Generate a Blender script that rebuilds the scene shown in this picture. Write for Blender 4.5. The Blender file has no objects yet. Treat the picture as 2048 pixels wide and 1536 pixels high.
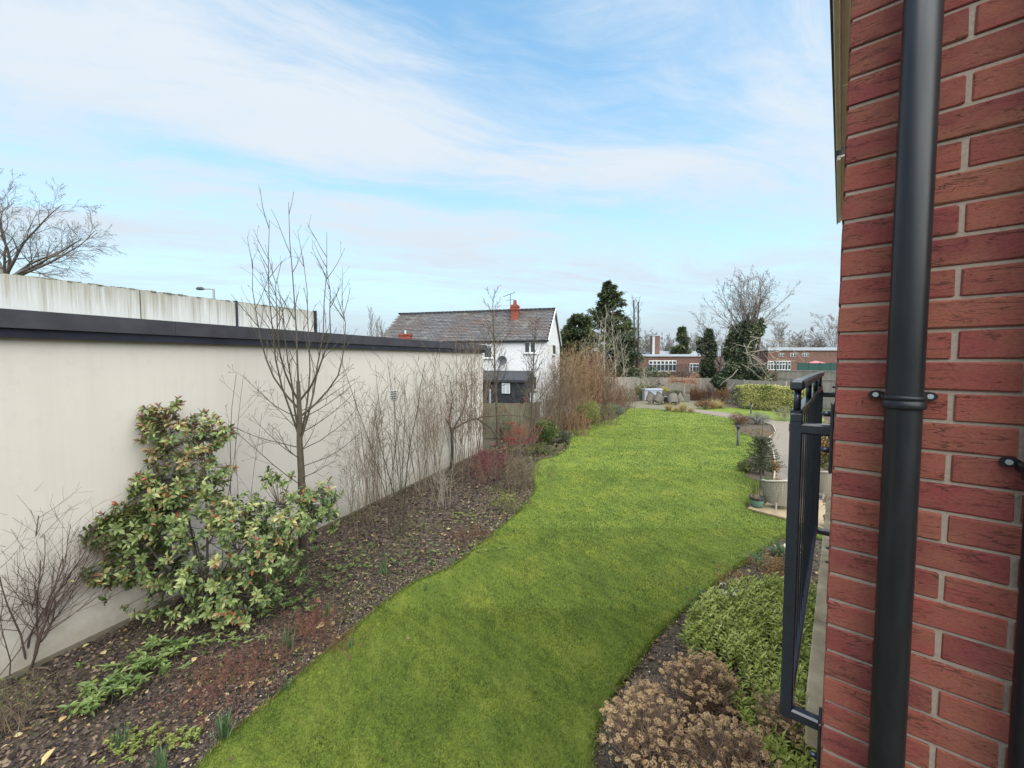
import bpy, bmesh, math, random
import numpy as np
from mathutils import Vector, Matrix
import mathutils.noise as mn
random.seed(7); np.random.seed(7)
R = math.radians
sc = bpy.context.scene
COL = sc.collection

# ------------------------------------------------------------------ camera, world, sun, exposure
CAMZ = 3.8
PITCH = math.atan(40/800)
cam_d = bpy.data.cameras.new('camera'); cam = bpy.data.objects.new('camera', cam_d); COL.objects.link(cam)
cam.location = (0, 0, CAMZ); cam.rotation_euler = (R(90)-PITCH, 0, 0)
cam_d.sensor_fit = 'HORIZONTAL'; cam_d.sensor_width = 36; cam_d.lens = 36*800/2048
cam_d.clip_start = .05; cam_d.clip_end = 3000
sc.camera = cam
SUN_EL, SUN_AZ = R(58), R(155)      # azimuth measured clockwise from +Y
w = bpy.data.worlds.new('World'); sc.world = w; w.use_nodes = True
nt = w.node_tree; nt.nodes.clear()
def wn(t, **k):
    n = nt.nodes.new(t)
    for a, b in k.items(): setattr(n, a, b)
    return n
def wl(a, b): nt.links.new(a, b)
sky = wn('ShaderNodeTexSky', sky_type='NISHITA', sun_disc=False)
sky.sun_elevation = SUN_EL; sky.sun_rotation = SUN_AZ; sky.air_density = 1.0; sky.dust_density = .6; sky.ozone_density = 1.6
tc = wn('ShaderNodeTexCoord'); sep = wn('ShaderNodeSeparateXYZ'); wl(tc.outputs['Generated'], sep.inputs[0])
def wm(op, a, b=None, c=None, clamp=False):
    n = wn('ShaderNodeMath', operation=op); n.use_clamp = clamp
    for i, v in enumerate((a, b, c)):
        if v is None: continue
        if isinstance(v, (int, float)): n.inputs[i].default_value = v
        else: wl(v, n.inputs[i])
    return n.outputs[0]
zz = wm('MAXIMUM', sep.outputs[2], 0.0)
den = wm('ADD', zz, .06)
px_ = wm('DIVIDE', sep.outputs[0], den); py_ = wm('DIVIDE', sep.outputs[1], den)
# coordinates of the cloud layer, turned so that u runs along the streaks
ua = R(17)
u_ = wm('ADD', wm('MULTIPLY', px_, math.cos(ua)), wm('MULTIPLY', py_, math.sin(ua)))
v_ = wm('SUBTRACT', wm('MULTIPLY', py_, math.cos(ua)), wm('MULTIPLY', px_, math.sin(ua)))
def comb(a, b, c=0.0):
    n = wn('ShaderNodeCombineXYZ')
    for i, v in enumerate((a, b, c)):
        if isinstance(v, (int, float)): n.inputs[i].default_value = v
        else: wl(v, n.inputs[i])
    return n.outputs[0]
def wnoise(vec, scale, detail=6, rough=.55, dist=0.0):
    n = wn('ShaderNodeTexNoise'); wl(vec, n.inputs['Vector'])
    n.inputs['Scale'].default_value = scale; n.inputs['Detail'].default_value = detail
    n.inputs['Roughness'].default_value = rough; n.inputs['Distortion'].default_value = dist
    return n.outputs['Fac']
warp = wnoise(comb(u_, v_, 3.0), .55, 3)
v2 = wm('ADD', v_, wm('MULTIPLY', wm('SUBTRACT', warp, .5), .9))
n1 = wnoise(comb(wm('MULTIPLY', u_, .42), v2, 1.3), 1.25, 9, .62, .35)
n2 = wnoise(comb(wm('MULTIPLY', u_, .3), v2, 7.7), 3.4, 9, .66, .5)
n3 = wnoise(comb(wm('MULTIPLY', u_, .5), wm('MULTIPLY', v_, .8), 4.1), .62, 4, .5)
def band(center, width, amp):
    d = wm('DIVIDE', wm('SUBTRACT', v2, center), width)
    return wm('MULTIPLY', wm('POWER', 2.718, wm('MULTIPLY', wm('MULTIPLY', d, d), -1.0)), amp)
dens = wm('ADD', wm('MULTIPLY', n1, 1.15), wm('MULTIPLY', n2, .78))
dens = wm('ADD', dens, wm('MULTIPLY', n3, .55))
dens = wm('ADD', dens, wm('ADD', band(1.5, .30, .27), band(3.0, .7, .16)))
ramp = wn('ShaderNodeMapRange'); ramp.interpolation_type = 'SMOOTHSTEP'
wl(dens, ramp.inputs['Value']); ramp.inputs['From Min'].default_value = 1.09; ramp.inputs['From Max'].default_value = 1.62
cf = ramp.outputs[0]
# veil towards the horizon
veil = wm('POWER', wm('SUBTRACT', 1.0, wm('MINIMUM', zz, 1.0)), 3.3)
cf = wm('ADD', wm('MULTIPLY', cf, .93), wm('MULTIPLY', wm('SUBTRACT', 1.0, cf), wm('MINIMUM', wm('MULTIPLY', veil, 1.25), .96)), clamp=True)
SKYGAIN = (1.36, 1.85, 1.68)
sk = wn('ShaderNodeVectorMath', operation='MULTIPLY'); wl(sky.outputs[0], sk.inputs[0]); sk.inputs[1].default_value = tuple(1.25*x for x in SKYGAIN)
cloudcol = wn('ShaderNodeMix', data_type='RGBA')
wl(veil, cloudcol.inputs['Factor']); cloudcol.inputs[6].default_value = (5.6, 5.95, 6.25, 1); cloudcol.inputs[7].default_value = (3.3, 3.85, 4.45, 1)
mix = wn('ShaderNodeMix', data_type='RGBA'); wl(cf, mix.inputs['Factor']); wl(sk.outputs[0], mix.inputs[6]); wl(cloudcol.outputs[2], mix.inputs[7])
bg = wn('ShaderNodeBackground'); wl(mix.outputs[2], bg.inputs[0]); bg.inputs[1].default_value = .078
wo = wn('ShaderNodeOutputWorld'); wl(bg.outputs[0], wo.inputs[0])
sun_d = bpy.data.lights.new('sun', 'SUN'); sun_d.energy = 3.9; sun_d.angle = R(100); sun_d.color = (1, .95, .88)
sun = bpy.data.objects.new('sun', sun_d); COL.objects.link(sun); sun.location = (0, 0, 30)
sdir = Vector((math.sin(SUN_AZ)*math.cos(SUN_EL), math.cos(SUN_AZ)*math.cos(SUN_EL), math.sin(SUN_EL)))
sun.rotation_euler = sdir.to_track_quat('Z', 'Y').to_euler()
sc.view_settings.view_transform = 'Standard'; sc.view_settings.look = 'None'
sc.view_settings.exposure = 1.0; sc.view_settings.gamma = 1; sc.view_settings.use_curve_mapping = False
sc.cycles.use_denoising = True; sc.cycles.max_bounces = 7; sc.cycles.diffuse_bounces = 5
sc.cycles.glossy_bounces = 3; sc.cycles.transmission_bounces = 4; sc.cycles.transparent_max_bounces = 8

# ------------------------------------------------------------------ helpers
_s, _c = math.sin(PITCH), math.cos(PITCH)
def ray(px, py):
    u = (px-1024)/800; v = (768-py)/800
    return Vector((u, _c+v*_s, v*_c-_s))
def G(px, py, z=0.0):
    d = ray(px, py); t = (z-CAMZ)/d.z
    return Vector((d.x*t, d.y*t, z))
def P(px, py, D):
    d = ray(px, py); t = D/d.y
    return Vector((d.x*t, D, CAMZ+d.z*t))
def S(name, size): return size
def onplane(px, py, p0, n):
    d = ray(px, py); o = Vector((0, 0, CAMZ)); t = (p0-o).dot(n)/d.dot(n)
    return o+d*t

def tag(o, label=None, cat=None, group=None, kind=None):
    if label: o['label'] = label
    if cat: o['category'] = cat
    if group: o['group'] = group
    if kind: o['kind'] = kind
    return o
def empty(name, loc=(0, 0, 0), label=None, cat=None, group=None, kind=None):
    o = bpy.data.objects.new(name, None); COL.objects.link(o); o.location = loc; o.empty_display_size = .1
    return tag(o, label, cat, group, kind)
def mk(name, V, F, mat, parent=None, rnd=None, smooth=False, mats=None):
    """one mesh object from world coordinates; F is one array or a list of arrays of faces"""
    V = np.asarray(V, dtype=np.float32).reshape(-1, 3)
    if parent is not None:
        V = V - np.array(parent_world(parent), dtype=np.float32)
    if isinstance(F, np.ndarray): F = [F]
    F = [np.asarray(f, dtype=np.int32) for f in F if len(f)]
    me = bpy.data.meshes.new(name)
    me.vertices.add(len(V)); me.vertices.foreach_set('co', V.ravel())
    tot = np.concatenate([np.full(len(f), f.shape[1], dtype=np.int32) for f in F])
    idx = np.concatenate([f.ravel() for f in F])
    me.loops.add(len(idx)); me.loops.foreach_set('vertex_index', idx)
    me.polygons.add(len(tot)); me.polygons.foreach_set('loop_start', np.concatenate([[0], np.cumsum(tot)[:-1]]).astype(np.int32))
    try: me.polygons.foreach_set('loop_total', tot)
    except Exception: pass
    if rnd is not None:
        a = me.attributes.new('rnd', 'FLOAT', 'POINT'); a.data.foreach_set('value', np.asarray(rnd, dtype=np.float32))
    me.polygons.foreach_set('use_smooth', np.full(len(tot), bool(smooth)))
    me.update(calc_edges=True)
    if mat: me.materials.append(mat)
    o = bpy.data.objects.new(name, me); COL.objects.link(o)
    if parent is not None: o.parent = parent
    return o
def parent_world(p):
    v = Vector((0, 0, 0))
    while p is not None: v = v + p.location; p = p.parent
    return v
def inst(name, me, loc, parent=None, rot=None, scale=None):
    o = bpy.data.objects.new(name, me); COL.objects.link(o)
    if parent is not None:
        o.parent = parent; o.location = Vector(loc)-parent_world(parent)
    else: o.location = loc
    if rot is not None: o.rotation_euler = rot
    if scale is not None: o.scale = scale
    return o

class MB:
    """collects shapes (world coordinates) into one mesh"""
    def __init__(s): s.V = []; s.F = {}; s.n = 0; s.r = []
    def add(s, V, F, r=None):
        V = np.asarray(V, dtype=float).reshape(-1, 3)
        for f in F: s.F.setdefault(len(f), []).append([i+s.n for i in f])
        s.V.append(V); s.n += len(V); s.r.append(np.full(len(V), random.random() if r is None else r))
    def box(s, c, size, ax=None, r=None, bev=0.0):
        """box centred at c with half extents along axes ax (3 unit vectors)"""
        ax = ax or (Vector((1, 0, 0)), Vector((0, 1, 0)), Vector((0, 0, 1)))
        a = np.array([list(v) for v in ax]); c = np.array(list(c)); h = np.array(size)/2
        if bev <= 0:
            K = np.array([[x, y, z] for x in (-1, 1) for y in (-1, 1) for z in (-1, 1)])*h
            s.add(c+K@a, [(0, 1, 3, 2), (4, 6, 7, 5), (0, 4, 5, 1), (2, 3, 7, 6), (0, 2, 6, 4), (1, 5, 7, 3)], r)
        else:
            V, F = bevbox(h, bev); s.add(c+np.array(V)@a, F, r)
    def tube(s, pts, rad, k=8, cap=True, r=None):
        pts = [Vector(p) for p in pts]; n = len(pts)
        if not hasattr(rad, '__len__'): rad = [rad]*n
        V = []; F = []
        t0 = (pts[1]-pts[0]).normalized(); ref = Vector((0, 0, 1)) if abs(t0.z) < .9 else Vector((1, 0, 0))
        side = t0.cross(ref).normalized()
        for i in range(n):
            t = (pts[min(i+1, n-1)]-pts[max(i-1, 0)]).normalized()
            side = (side-t*side.dot(t)).normalized(); up = t.cross(side)
            for j in range(k):
                a = 2*math.pi*j/k; V.append(list(pts[i]+(side*math.cos(a)+up*math.sin(a))*rad[i]))
        for i in range(n-1):
            for j in range(k): F.append((i*k+j, i*k+(j+1) % k, (i+1)*k+(j+1) % k, (i+1)*k+j))
        s.add(V, F, r)
        if cap:
            s.F.setdefault(k, []).append([s.n-len(V)+j for j in range(k)][::-1]); s.F[k].append([s.n-k+j for j in range(k)])
    def lathe(s, c, prof, k=24, r=None):
        c = Vector(c); V = []; F = []
        for (rr, z) in prof:
            for j in range(k):
                a = 2*math.pi*j/k; V.append((c.x+rr*math.cos(a), c.y+rr*math.sin(a), c.z+z))
        for i in range(len(prof)-1):
            for j in range(k): F.append((i*k+j, i*k+(j+1) % k, (i+1)*k+(j+1) % k, (i+1)*k+j))
        s.add(V, F, r)
    def poly(s, pts, r=None): s.add([list(p) for p in pts], [tuple(range(len(pts)))], r)
    def prism(s, pts, z0, z1, r=None):
        n = len(pts); V = [(p[0], p[1], z0) for p in pts]+[(p[0], p[1], z1) for p in pts]
        s.add(V, [tuple(range(n-1, -1, -1)), tuple(range(n, 2*n))]+[(i, (i+1) % n, n+(i+1) % n, n+i) for i in range(n)], r)
    def build(s, name, mat, parent=None, smooth=False):
        V = np.concatenate(s.V); return mk(name, V, [np.array(f) for f in s.F.values()], mat, parent, np.concatenate(s.r), smooth)
def bevbox(h, b):
    V = []; idx = {}
    for x in (-1, 1):
        for y in (-1, 1):
            for z in (-1, 1):
                for a in range(3):
                    p = [x*(h[0]-b), y*(h[1]-b), z*(h[2]-b)]; p[a] = (x, y, z)[a]*h[a]
                    idx[(x, y, z, a)] = len(V); V.append(p)
    F = []
    for a in range(3):
        o = [i for i in range(3) if i != a]
        for s_ in (-1, 1):
            q = []
            for (p_, r_) in ((-1, -1), (1, -1), (1, 1), (-1, 1)):
                k = [0, 0, 0]; k[a] = s_; k[o[0]] = p_; k[o[1]] = r_; q.append(idx[(k[0], k[1], k[2], a)])
            if (s_ > 0) != (a == 1): F.append(tuple(q))
            else: F.append(tuple(q[::-1]))
        for p_ in (-1, 1):
            for r_ in (-1, 1):
                k0 = [0, 0, 0]; k0[a] = -1; k0[o[0]] = p_; k0[o[1]] = r_; k1 = list(k0); k1[a] = 1
                F.append((idx[(*k0, o[0])], idx[(*k1, o[0])], idx[(*k1, o[1])], idx[(*k0, o[1])]))
    for x in (-1, 1):
        for y in (-1, 1):
            for z in (-1, 1): F.append((idx[(x, y, z, 0)], idx[(x, y, z, 1)], idx[(x, y, z, 2)]))
    return V, F
class Tubes:
    def __init__(s): s.d = {}; s.n = 0
    def add(s, pts, rad): s.d.setdefault(len(pts), []).append((pts, rad)); s.n += 1
    def build(s, name, mat, parent=None, k=5):
        Vs = []; Fs = []; rs = []; off = 0
        for n, L in s.d.items():
            Pn = np.array([[tuple(p) for p in a[0]] for a in L]); Rn = np.array([a[1] for a in L]); m = len(L)
            T = np.gradient(Pn, axis=1); T /= np.linalg.norm(T, axis=2, keepdims=True)+1e-9
            ref = np.zeros((m, 3)); mt = np.abs(T.mean(1)); ref[np.arange(m), mt.argmin(1)] = 1
            sd = np.cross(T, ref[:, None, :]); sd /= np.linalg.norm(sd, axis=2, keepdims=True)+1e-9
            up = np.cross(T, sd); a = np.arange(k)*2*np.pi/k
            V = Pn[:, :, None, :]+Rn[:, :, None, None]*(np.cos(a)[None, None, :, None]*sd[:, :, None, :]+np.sin(a)[None, None, :, None]*up[:, :, None, :])
            Vs.append(V.reshape(-1, 3)); rs.append(np.repeat(np.random.rand(m), n*k))
            b = (np.arange(m)*n*k)[:, None, None]+(np.arange(n-1)*k)[None, :, None]+np.arange(k)[None, None, :]
            b2 = (np.arange(m)*n*k)[:, None, None]+(np.arange(n-1)*k)[None, :, None]+((np.arange(k)+1) % k)[None, None, :]
            Fs.append((np.stack([b, b2, b2+k, b+k], -1)).reshape(-1, 4)+off); off += len(Vs[-1])
        if not Vs: return None
        return mk(name, np.concatenate(Vs), np.concatenate(Fs), mat, parent, np.concatenate(rs), True)

def nrm(a): return a/(np.linalg.norm(a, axis=-1, keepdims=True)+1e-9)
LEAF8 = (np.array([[0, 0, 0], [0, .35, .02], [0, .7, 0], [0, 1, -.1], [-.36, .3, .1], [-.42, .62, .07], [.36, .3, .1], [.42, .62, .07]], float),
         [np.array([[0, 1, 4], [5, 2, 3], [0, 6, 1], [2, 7, 3]]), np.array([[4, 1, 2, 5], [1, 6, 7, 2]])])
LEAF4 = (np.array([[0, 0, 0], [0, .5, 0], [0, 1, -.08], [-.4, .48, .1], [.4, .48, .1]], float), [np.array([[0, 1, 3], [3, 1, 2], [0, 4, 1], [4, 2, 1]])])
LEAF2 = (np.array([[0, 0, 0], [-.4, .5, .05], [0, 1, 0], [.4, .5, .05]], float), [np.array([[0, 3, 2], [0, 2, 1]])])
BLADE = (np.array([[-.5, 0, 0], [.5, 0, 0], [.35, .55, .06], [-.35, .55, .06], [0, 1, .25]], float), [np.array([[0, 1, 2, 3]]), np.array([[3, 2, 4]])])
def scatter(T, pos, Y, Z, L, W, rnd=None):
    """copies of a template: Y leaf direction, Z leaf normal (made orthogonal), L length, W width"""
    tv, tf = T; n = len(pos); Y = nrm(Y); X = nrm(np.cross(Y, Z)); Z = np.cross(X, Y)
    L = np.broadcast_to(L, (n,))[:, None, None]; W = np.broadcast_to(W, (n,))[:, None, None]
    V = pos[:, None, :]+tv[None, :, 0:1]*W*X[:, None, :]+tv[None, :, 1:2]*L*Y[:, None, :]+tv[None, :, 2:3]*L*Z[:, None, :]
    off = (np.arange(n)*len(tv))[:, None, None]
    F = [(f[None]+off).reshape(-1, f.shape[1]) for f in tf]
    if rnd is None: rnd = np.random.rand(n)
    return V.reshape(-1, 3), F, np.repeat(rnd, len(tv))
def leaves(name, T, pos, Y, Z, L, W, mat, parent=None, rnd=None):
    V, F, r = scatter(T, pos, Y, Z, L, W, rnd); return mk(name, V, F, mat, parent, r)
def rdir(n, up=0.0):
    d = nrm(np.random.randn(n, 3)); d[:, 2] += up; return nrm(d)
def inpoly(pts, poly):
    x, y = pts[:, 0], pts[:, 1]; c = np.zeros(len(pts), bool); n = len(poly); j = n-1
    for i in range(n):
        xi, yi, xj, yj = poly[i][0], poly[i][1], poly[j][0], poly[j][1]
        m = ((yi > y) != (yj > y)) & (x < (xj-xi)*(y-yi)/((yj-yi) or 1e-9)+xi); c ^= m; j = i
    return c
def noise3(p, s, o=0.0):
    return np.array([mn.noise(Vector((a[0]*s+o, a[1]*s-o, a[2]*s))) for a in p])

# ------------------------------------------------------------------ materials
class NT:
    def __init__(s, name):
        s.m = bpy.data.materials.new(name); s.m.use_nodes = True; s.t = s.m.node_tree
        s.b = s.t.nodes['Principled BSDF']; s.tc = s.n('ShaderNodeTexCoord')
        s.b.inputs['Specular IOR Level'].default_value = .35
    def n(s, t, **k):
        x = s.t.nodes.new(t)
        for a, b in k.items(): setattr(x, a, b)
        return x
    def l(s, a, b): s.t.links.new(a, b)
    def noise(s, scale, detail=5, rough=.6, stretch=(1, 1, 1), out='Object', dist=0, vec=None, rot=(0, 0, 0)):
        mp = s.n('ShaderNodeMapping'); mp.inputs['Scale'].default_value = stretch; mp.inputs['Rotation'].default_value = rot
        s.l(vec or s.tc.outputs[out], mp.inputs[0])
        x = s.n('ShaderNodeTexNoise'); s.l(mp.outputs[0], x.inputs['Vector'])
        x.inputs['Scale'].default_value = scale; x.inputs['Detail'].default_value = detail; x.inputs['Roughness'].default_value = rough; x.inputs['Distortion'].default_value = dist
        return x.outputs['Fac']
    def ramp(s, fac, stops, interp='LINEAR'):
        x = s.n('ShaderNodeValToRGB'); e = x.color_ramp.elements; x.color_ramp.interpolation = interp
        while len(e) < len(stops): e.new(.5)
        for i, (p, c) in enumerate(stops): e[i].position = p; e[i].color = (*c, 1) if len(c) == 3 else c
        s.l(fac, x.inputs[0]); return x.outputs[0]
    def mix(s, fac, a, b, mode='MIX'):
        x = s.n('ShaderNodeMix', data_type='RGBA', blend_type=mode)
        for i, v in ((0, fac), (6, a), (7, b)):
            if isinstance(v, (int, float)): x.inputs[i].default_value = v
            elif isinstance(v, tuple): x.inputs[i].default_value = (*v, 1)
            else: s.l(v, x.inputs[i])
        return x.outputs[2]
    def math(s, op, a, b=0.0, clamp=False):
        x = s.n('ShaderNodeMath', operation=op); x.use_clamp = clamp
        for i, v in enumerate((a, b)):
            if isinstance(v, (int, float)): x.inputs[i].default_value = v
            else: s.l(v, x.inputs[i])
        return x.outputs[0]
    def rnd(s): x = s.n('ShaderNodeAttribute', attribute_name='rnd'); return x.outputs['Fac']
    def orand(s): return s.n('ShaderNodeObjectInfo').outputs['Random']
    def col(s, c):
        if isinstance(c, tuple): s.b.inputs['Base Color'].default_value = (*c, 1)
        else: s.l(c, s.b.inputs['Base Color'])
    def rough(s, v):
        if isinstance(v, (int, float)): s.b.inputs['Roughness'].default_value = v
        else: s.l(v, s.b.inputs['Roughness'])
    def bump(s, h, strength=.3, dist=.01, prev=None):
        x = s.n('ShaderNodeBump'); x.inputs['Strength'].default_value = strength; x.inputs['Distance'].default_value = dist
        s.l(h, x.inputs['Height'])
        if prev: s.l(prev, x.inputs['Normal'])
        s.l(x.outputs[0], s.b.inputs['Normal']); return x.outputs[0]
def M_leaf(name, stops, rough=.45, trans=.25):
    t = NT(name); c = t.ramp(t.rnd(), stops)
    c = t.mix(t.math('MULTIPLY', t.noise(30, 2), .35), c, (.5, .5, .3), 'MULTIPLY'); t.col(c); t.rough(rough)
    tr = t.n('ShaderNodeBsdfTranslucent'); t.l(c, tr.inputs[0]); ms = t.n('ShaderNodeMixShader'); ms.inputs[0].default_value = trans
    t.l(t.b.outputs[0], ms.inputs[1]); t.l(tr.outputs[0], ms.inputs[2]); t.l(ms.outputs[0], t.t.nodes['Material Output'].inputs[0]); return t.m
def M_bark(name, a, b, scale=20, rough=.85):
    t = NT(name); f = t.noise(scale, 4, .6, (1, 1, .35)); c = t.ramp(f, [(.3, a), (.7, b)])
    c = t.mix(t.rnd(), c, t.mix(.5, c, tuple(x*.55 for x in a))); t.col(c); t.rough(rough); t.bump(f, .5, .01); return t.m
def M_plain(name, c, rough=.5, var=.15, scale=8, metal=0, bump=0):
    t = NT(name); f = t.noise(scale, 5); t.col(t.ramp(f, [(.25, tuple(x*(1-var) for x in c)), (.75, tuple(min(1, x*(1+var)) for x in c))])); t.rough(rough)
    t.b.inputs['Metallic'].default_value = metal
    if bump: t.bump(f, bump, .01)
    return t.m

# brick: dragwired red facing brick with dark creases
def brick_mat(name, cols, far=False):
    t = NT(name); loc_ = t.n('ShaderNodeObjectInfo').outputs['Location']; wnz = t.n('ShaderNodeTexWhiteNoise', noise_dimensions='3D'); t.l(loc_, wnz.inputs['Vector']); o = wnz.outputs['Value']
    base = t.ramp(o, cols, 'LINEAR')
    vec = t.n('ShaderNodeVectorMath', operation='ADD'); t.l(t.tc.outputs['Object'], vec.inputs[0])
    sc3 = t.n('ShaderNodeVectorMath', operation='MULTIPLY'); t.l(wnz.outputs['Color'], sc3.inputs[0]); sc3.inputs[1].default_value = (37., 23., 51.)
    t.l(sc3.outputs[0], vec.inputs[1]); v = vec.outputs[0]
    blotch = t.noise(9, 3, .5, (1, 1, 1.6), vec=v)
    c = t.mix(t.math('MULTIPLY', t.math('SUBTRACT', blotch, .38), 2.2, True), base, (.25, .10, .058))
    dark = t.math('MULTIPLY', t.math('SUBTRACT', t.noise(8, 2, .5, (1, 1, 1.3), vec=v, dist=.3), .73), 9, True)
    c = t.mix(t.math('MULTIPLY', dark, .75), c, (.085, .055, .05))
    fine = t.noise(120, 8, .85, (1, 1, 2.2), vec=v)
    c = t.mix(.85, c, t.ramp(fine, [(.33, (.45, .40, .38)), (.48, (.95, .95, .95)), (.58, (1.1, 1.08, 1.05)), (.72, (1.6, 1.5, 1.45))]), 'MULTIPLY')
    # creases: thin slanted folds, from a stretched noise near its mid value
    cr = t.noise(10, 3, .6, (1, 1, 6.0), vec=v, dist=.35, rot=(0, R(9), 0))
    cr1 = t.math('ABSOLUTE', t.math('SUBTRACT', cr, .5)); gate = t.math('MULTIPLY', t.math('SUBTRACT', t.noise(14, 2, .5, (1, 1, 2.5), vec=v), .47), 8, True)
    crease = t.math('MULTIPLY', t.math('SUBTRACT', 1.0, t.math('MULTIPLY', cr1, 48), True), gate)
    pit = t.math('MULTIPLY', t.math('SUBTRACT', t.noise(85, 3, .6, (1, 1, 2.2), vec=v), .62), 8, True)
    c = t.mix(t.math('MULTIPLY', crease, .65), c, (.07, .028, .02)); c = t.mix(t.math('MULTIPLY', pit, .6), c, (.06, .025, .02)); t.col(c); t.rough(.92)
    h = t.math('SUBTRACT', t.math('SUBTRACT', t.math('MULTIPLY', fine, .9), t.math('MULTIPLY', crease, 1.0)), t.math('MULTIPLY', pit, .4))
    h = t.math('ADD', h, t.math('MULTIPLY', t.noise(26, 5, .65, (1, 1, 3.4), vec=v, rot=(0, R(9), 0)), .35))
    t.bump(h, 1.0, .004); return t.m
BR = brick_mat('red_brick', [(0, (.185, .043, .040)), (.3, (.23, .053, .046)), (.6, (.27, .068, .052)), (.85, (.27, .082, .056)), (1, (.20, .046, .043))])
t = NT('mortar'); f = t.noise(90, 6, .7); g = t.noise(12, 3)
t.col(t.mix(g, t.ramp(f, [(.3, (.20, .15, .115)), (.7, (.36, .28, .22))]), (.29, .225, .178))); t.rough(.95); t.bump(f, .8, .004); MORTAR = t.m
t = NT('black_plastic'); f = t.noise(14, 6, .6, (1, 1, .25)); t.col(t.ramp(f, [(.3, (.006, .006, .007)), (.75, (.016, .016, .018))]))
t.rough(t.ramp(t.noise(40, 4, .6, (1, 1, .1)), [(.3, (.30,)*3), (.7, (.46,)*3)])); t.b.inputs['Specular IOR Level'].default_value = .32; t.bump(t.noise(500, 3, .6), .05, .001); BLACKP = t.m
t = NT('navy_metal'); f = t.noise(60, 5); t.col(t.ramp(f, [(.3, (.010, .013, .023)), (.75, (.018, .022, .036))])); t.rough(.30); t.b.inputs['Specular IOR Level'].default_value = .7
t.b.inputs['Coat Weight'].default_value = .3; t.bump(t.noise(300, 3), .06, .001); NAVY = t.m
t = NT('stucco'); v = t.noise(.6, 4, .5); f = t.noise(160, 5, .7); g = t.noise(9, 5, .6)
spz = t.n('ShaderNodeSeparateXYZ'); t.l(t.tc.outputs['Object'], spz.inputs[0])
c = t.ramp(v, [(.3, (.50, .452, .395)), (.7, (.535, .487, .428))]); c = t.mix(.14, c, t.ramp(f, [(.3, (.7,)*3), (.7, (1.2,)*3)]), 'MULTIPLY')
low = t.math('MULTIPLY', t.math('SUBTRACT', t.math('ADD', .32, t.math('MULTIPLY', g, .5)), spz.outputs[2]), 2.2, True)
c = t.mix(t.math('MULTIPLY', low, .6), c, (.22, .19, .13)); dr = t.noise(1, 4, .65, (7, 7, .25)); c = t.mix(t.math('MULTIPLY', t.math('MULTIPLY', t.math('SUBTRACT', dr, .5), 2.0, True), .22), c, (.24, .22, .17)); c = t.mix(t.math('MULTIPLY', t.math('SUBTRACT', t.noise(2.5, 6, .75), .55), 1.2, True), c, (.30, .275, .235)); t.col(c); t.rough(.95); t.bump(f, .35, .004); STUCCO = t.m
t = NT('stained_concrete'); st = t.noise(1, 5, .7, (9, 9, .35)); st2 = t.noise(1, 4, .6, (26, 26, .5))
spz = t.n('ShaderNodeSeparateXYZ'); t.l(t.tc.outputs['Object'], spz.inputs[0])
hz = t.math('MULTIPLY', t.math('ADD', spz.outputs[2], .9), 1.0, True)   # 0 at 0.9 m below the coping, 1 at it
k1 = t.math('ADD', t.math('MULTIPLY', st, .9), t.math('MULTIPLY', st2, .6)); k1 = t.math('MULTIPLY', t.math('SUBTRACT', t.math('ADD', k1, t.math('MULTIPLY', hz, .42)), .86), 3.2, True)
c = t.mix(t.math('MULTIPLY', k1, .75), (.46, .46, .45), (.20, .175, .12)); c = t.mix(t.math('MULTIPLY', t.noise(3, 4), .25), c, (.40, .38, .28)); t.col(c); t.rough(.9); t.bump(st2, .3, .01); CONC = t.m
FASCIA = M_plain('grey_fascia', (.040, .036, .043), .42, .3, 3)
FASCIA2 = M_plain('dark_fascia', (.020, .019, .030), .3, .4, 4)
WHITEP = M_plain('white_upvc', (.60, .60, .58), .4, .05)
CREAM = M_plain('cream_board', (.72, .69, .62), .5, .1, 5)
STONE = M_plain('weathered_stone', (.33, .27, .17), .9, .45, 5, bump=.4)
GLASS = M_plain('dark_glass', (.03, .035, .04), .08, .3, 2); GLASS.node_tree.nodes['Principled BSDF'].inputs['Specular IOR Level'].default_value = .8

# ------------------------------------------------------------------ ground, soil, lawn, path, patio
LAWN_PX = [(330, 1640), (400, 1536), (455, 1480), (560, 1395), (640, 1322), (700, 1270), (760, 1218), (835, 1166), (897, 1142), (939, 1110), (984, 1072),
           (1029, 1035), (1056, 1006), (1071, 980), (1066, 960), (1063, 945), (1074, 926), (1096, 918), (1119, 911), (1136, 897), (1138, 888), (1133, 878), (1137, 863),
           (1188, 848), (1232, 836), (1250, 825), (1258, 818), (1280, 817), (1330, 820), (1393, 825.5), (1471, 839), (1469, 850), (1472, 858), (1490, 871), (1522, 882), (1518, 905), (1500, 915), (1485, 930),
           (1487, 950), (1500, 960), (1520, 966), (1508, 990), (1494, 1020), (1582, 1046), (1700, 1074), (1690, 1092), (1640, 1080), (1600, 1068), (1578, 1068), (1524, 1101), (1472, 1137), (1427, 1173), (1394, 1202),
           (1346, 1240), (1314, 1273), (1275, 1321), (1240, 1370), (1214, 1412), (1194, 1450), (1185, 1492), (1182, 1536), (1178, 1640)]
LAWN = [G(*p) for p in LAWN_PX]
def densify(poly, step=.25):
    """smooth closed outline (Catmull-Rom)"""
    out = []; n = len(poly)
    for i in range(n):
        p0, p1, p2, p3 = poly[i-1], poly[i], poly[(i+1) % n], poly[(i+2) % n]
        m = max(1, min(8, int((p2-p1).length/step)))
        for k in range(m):
            t_ = k/m
            out.append(.5*((2*p1)+(p2-p0)*t_+(2*p0-5*p1+4*p2-p3)*t_*t_+(3*p1-p0-3*p2+p3)*t_**3))
    return out
LAWN = densify(LAWN)
t = NT('far_ground'); f = t.noise(.15, 5, .6); f2 = t.noise(4, 5, .7)
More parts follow.
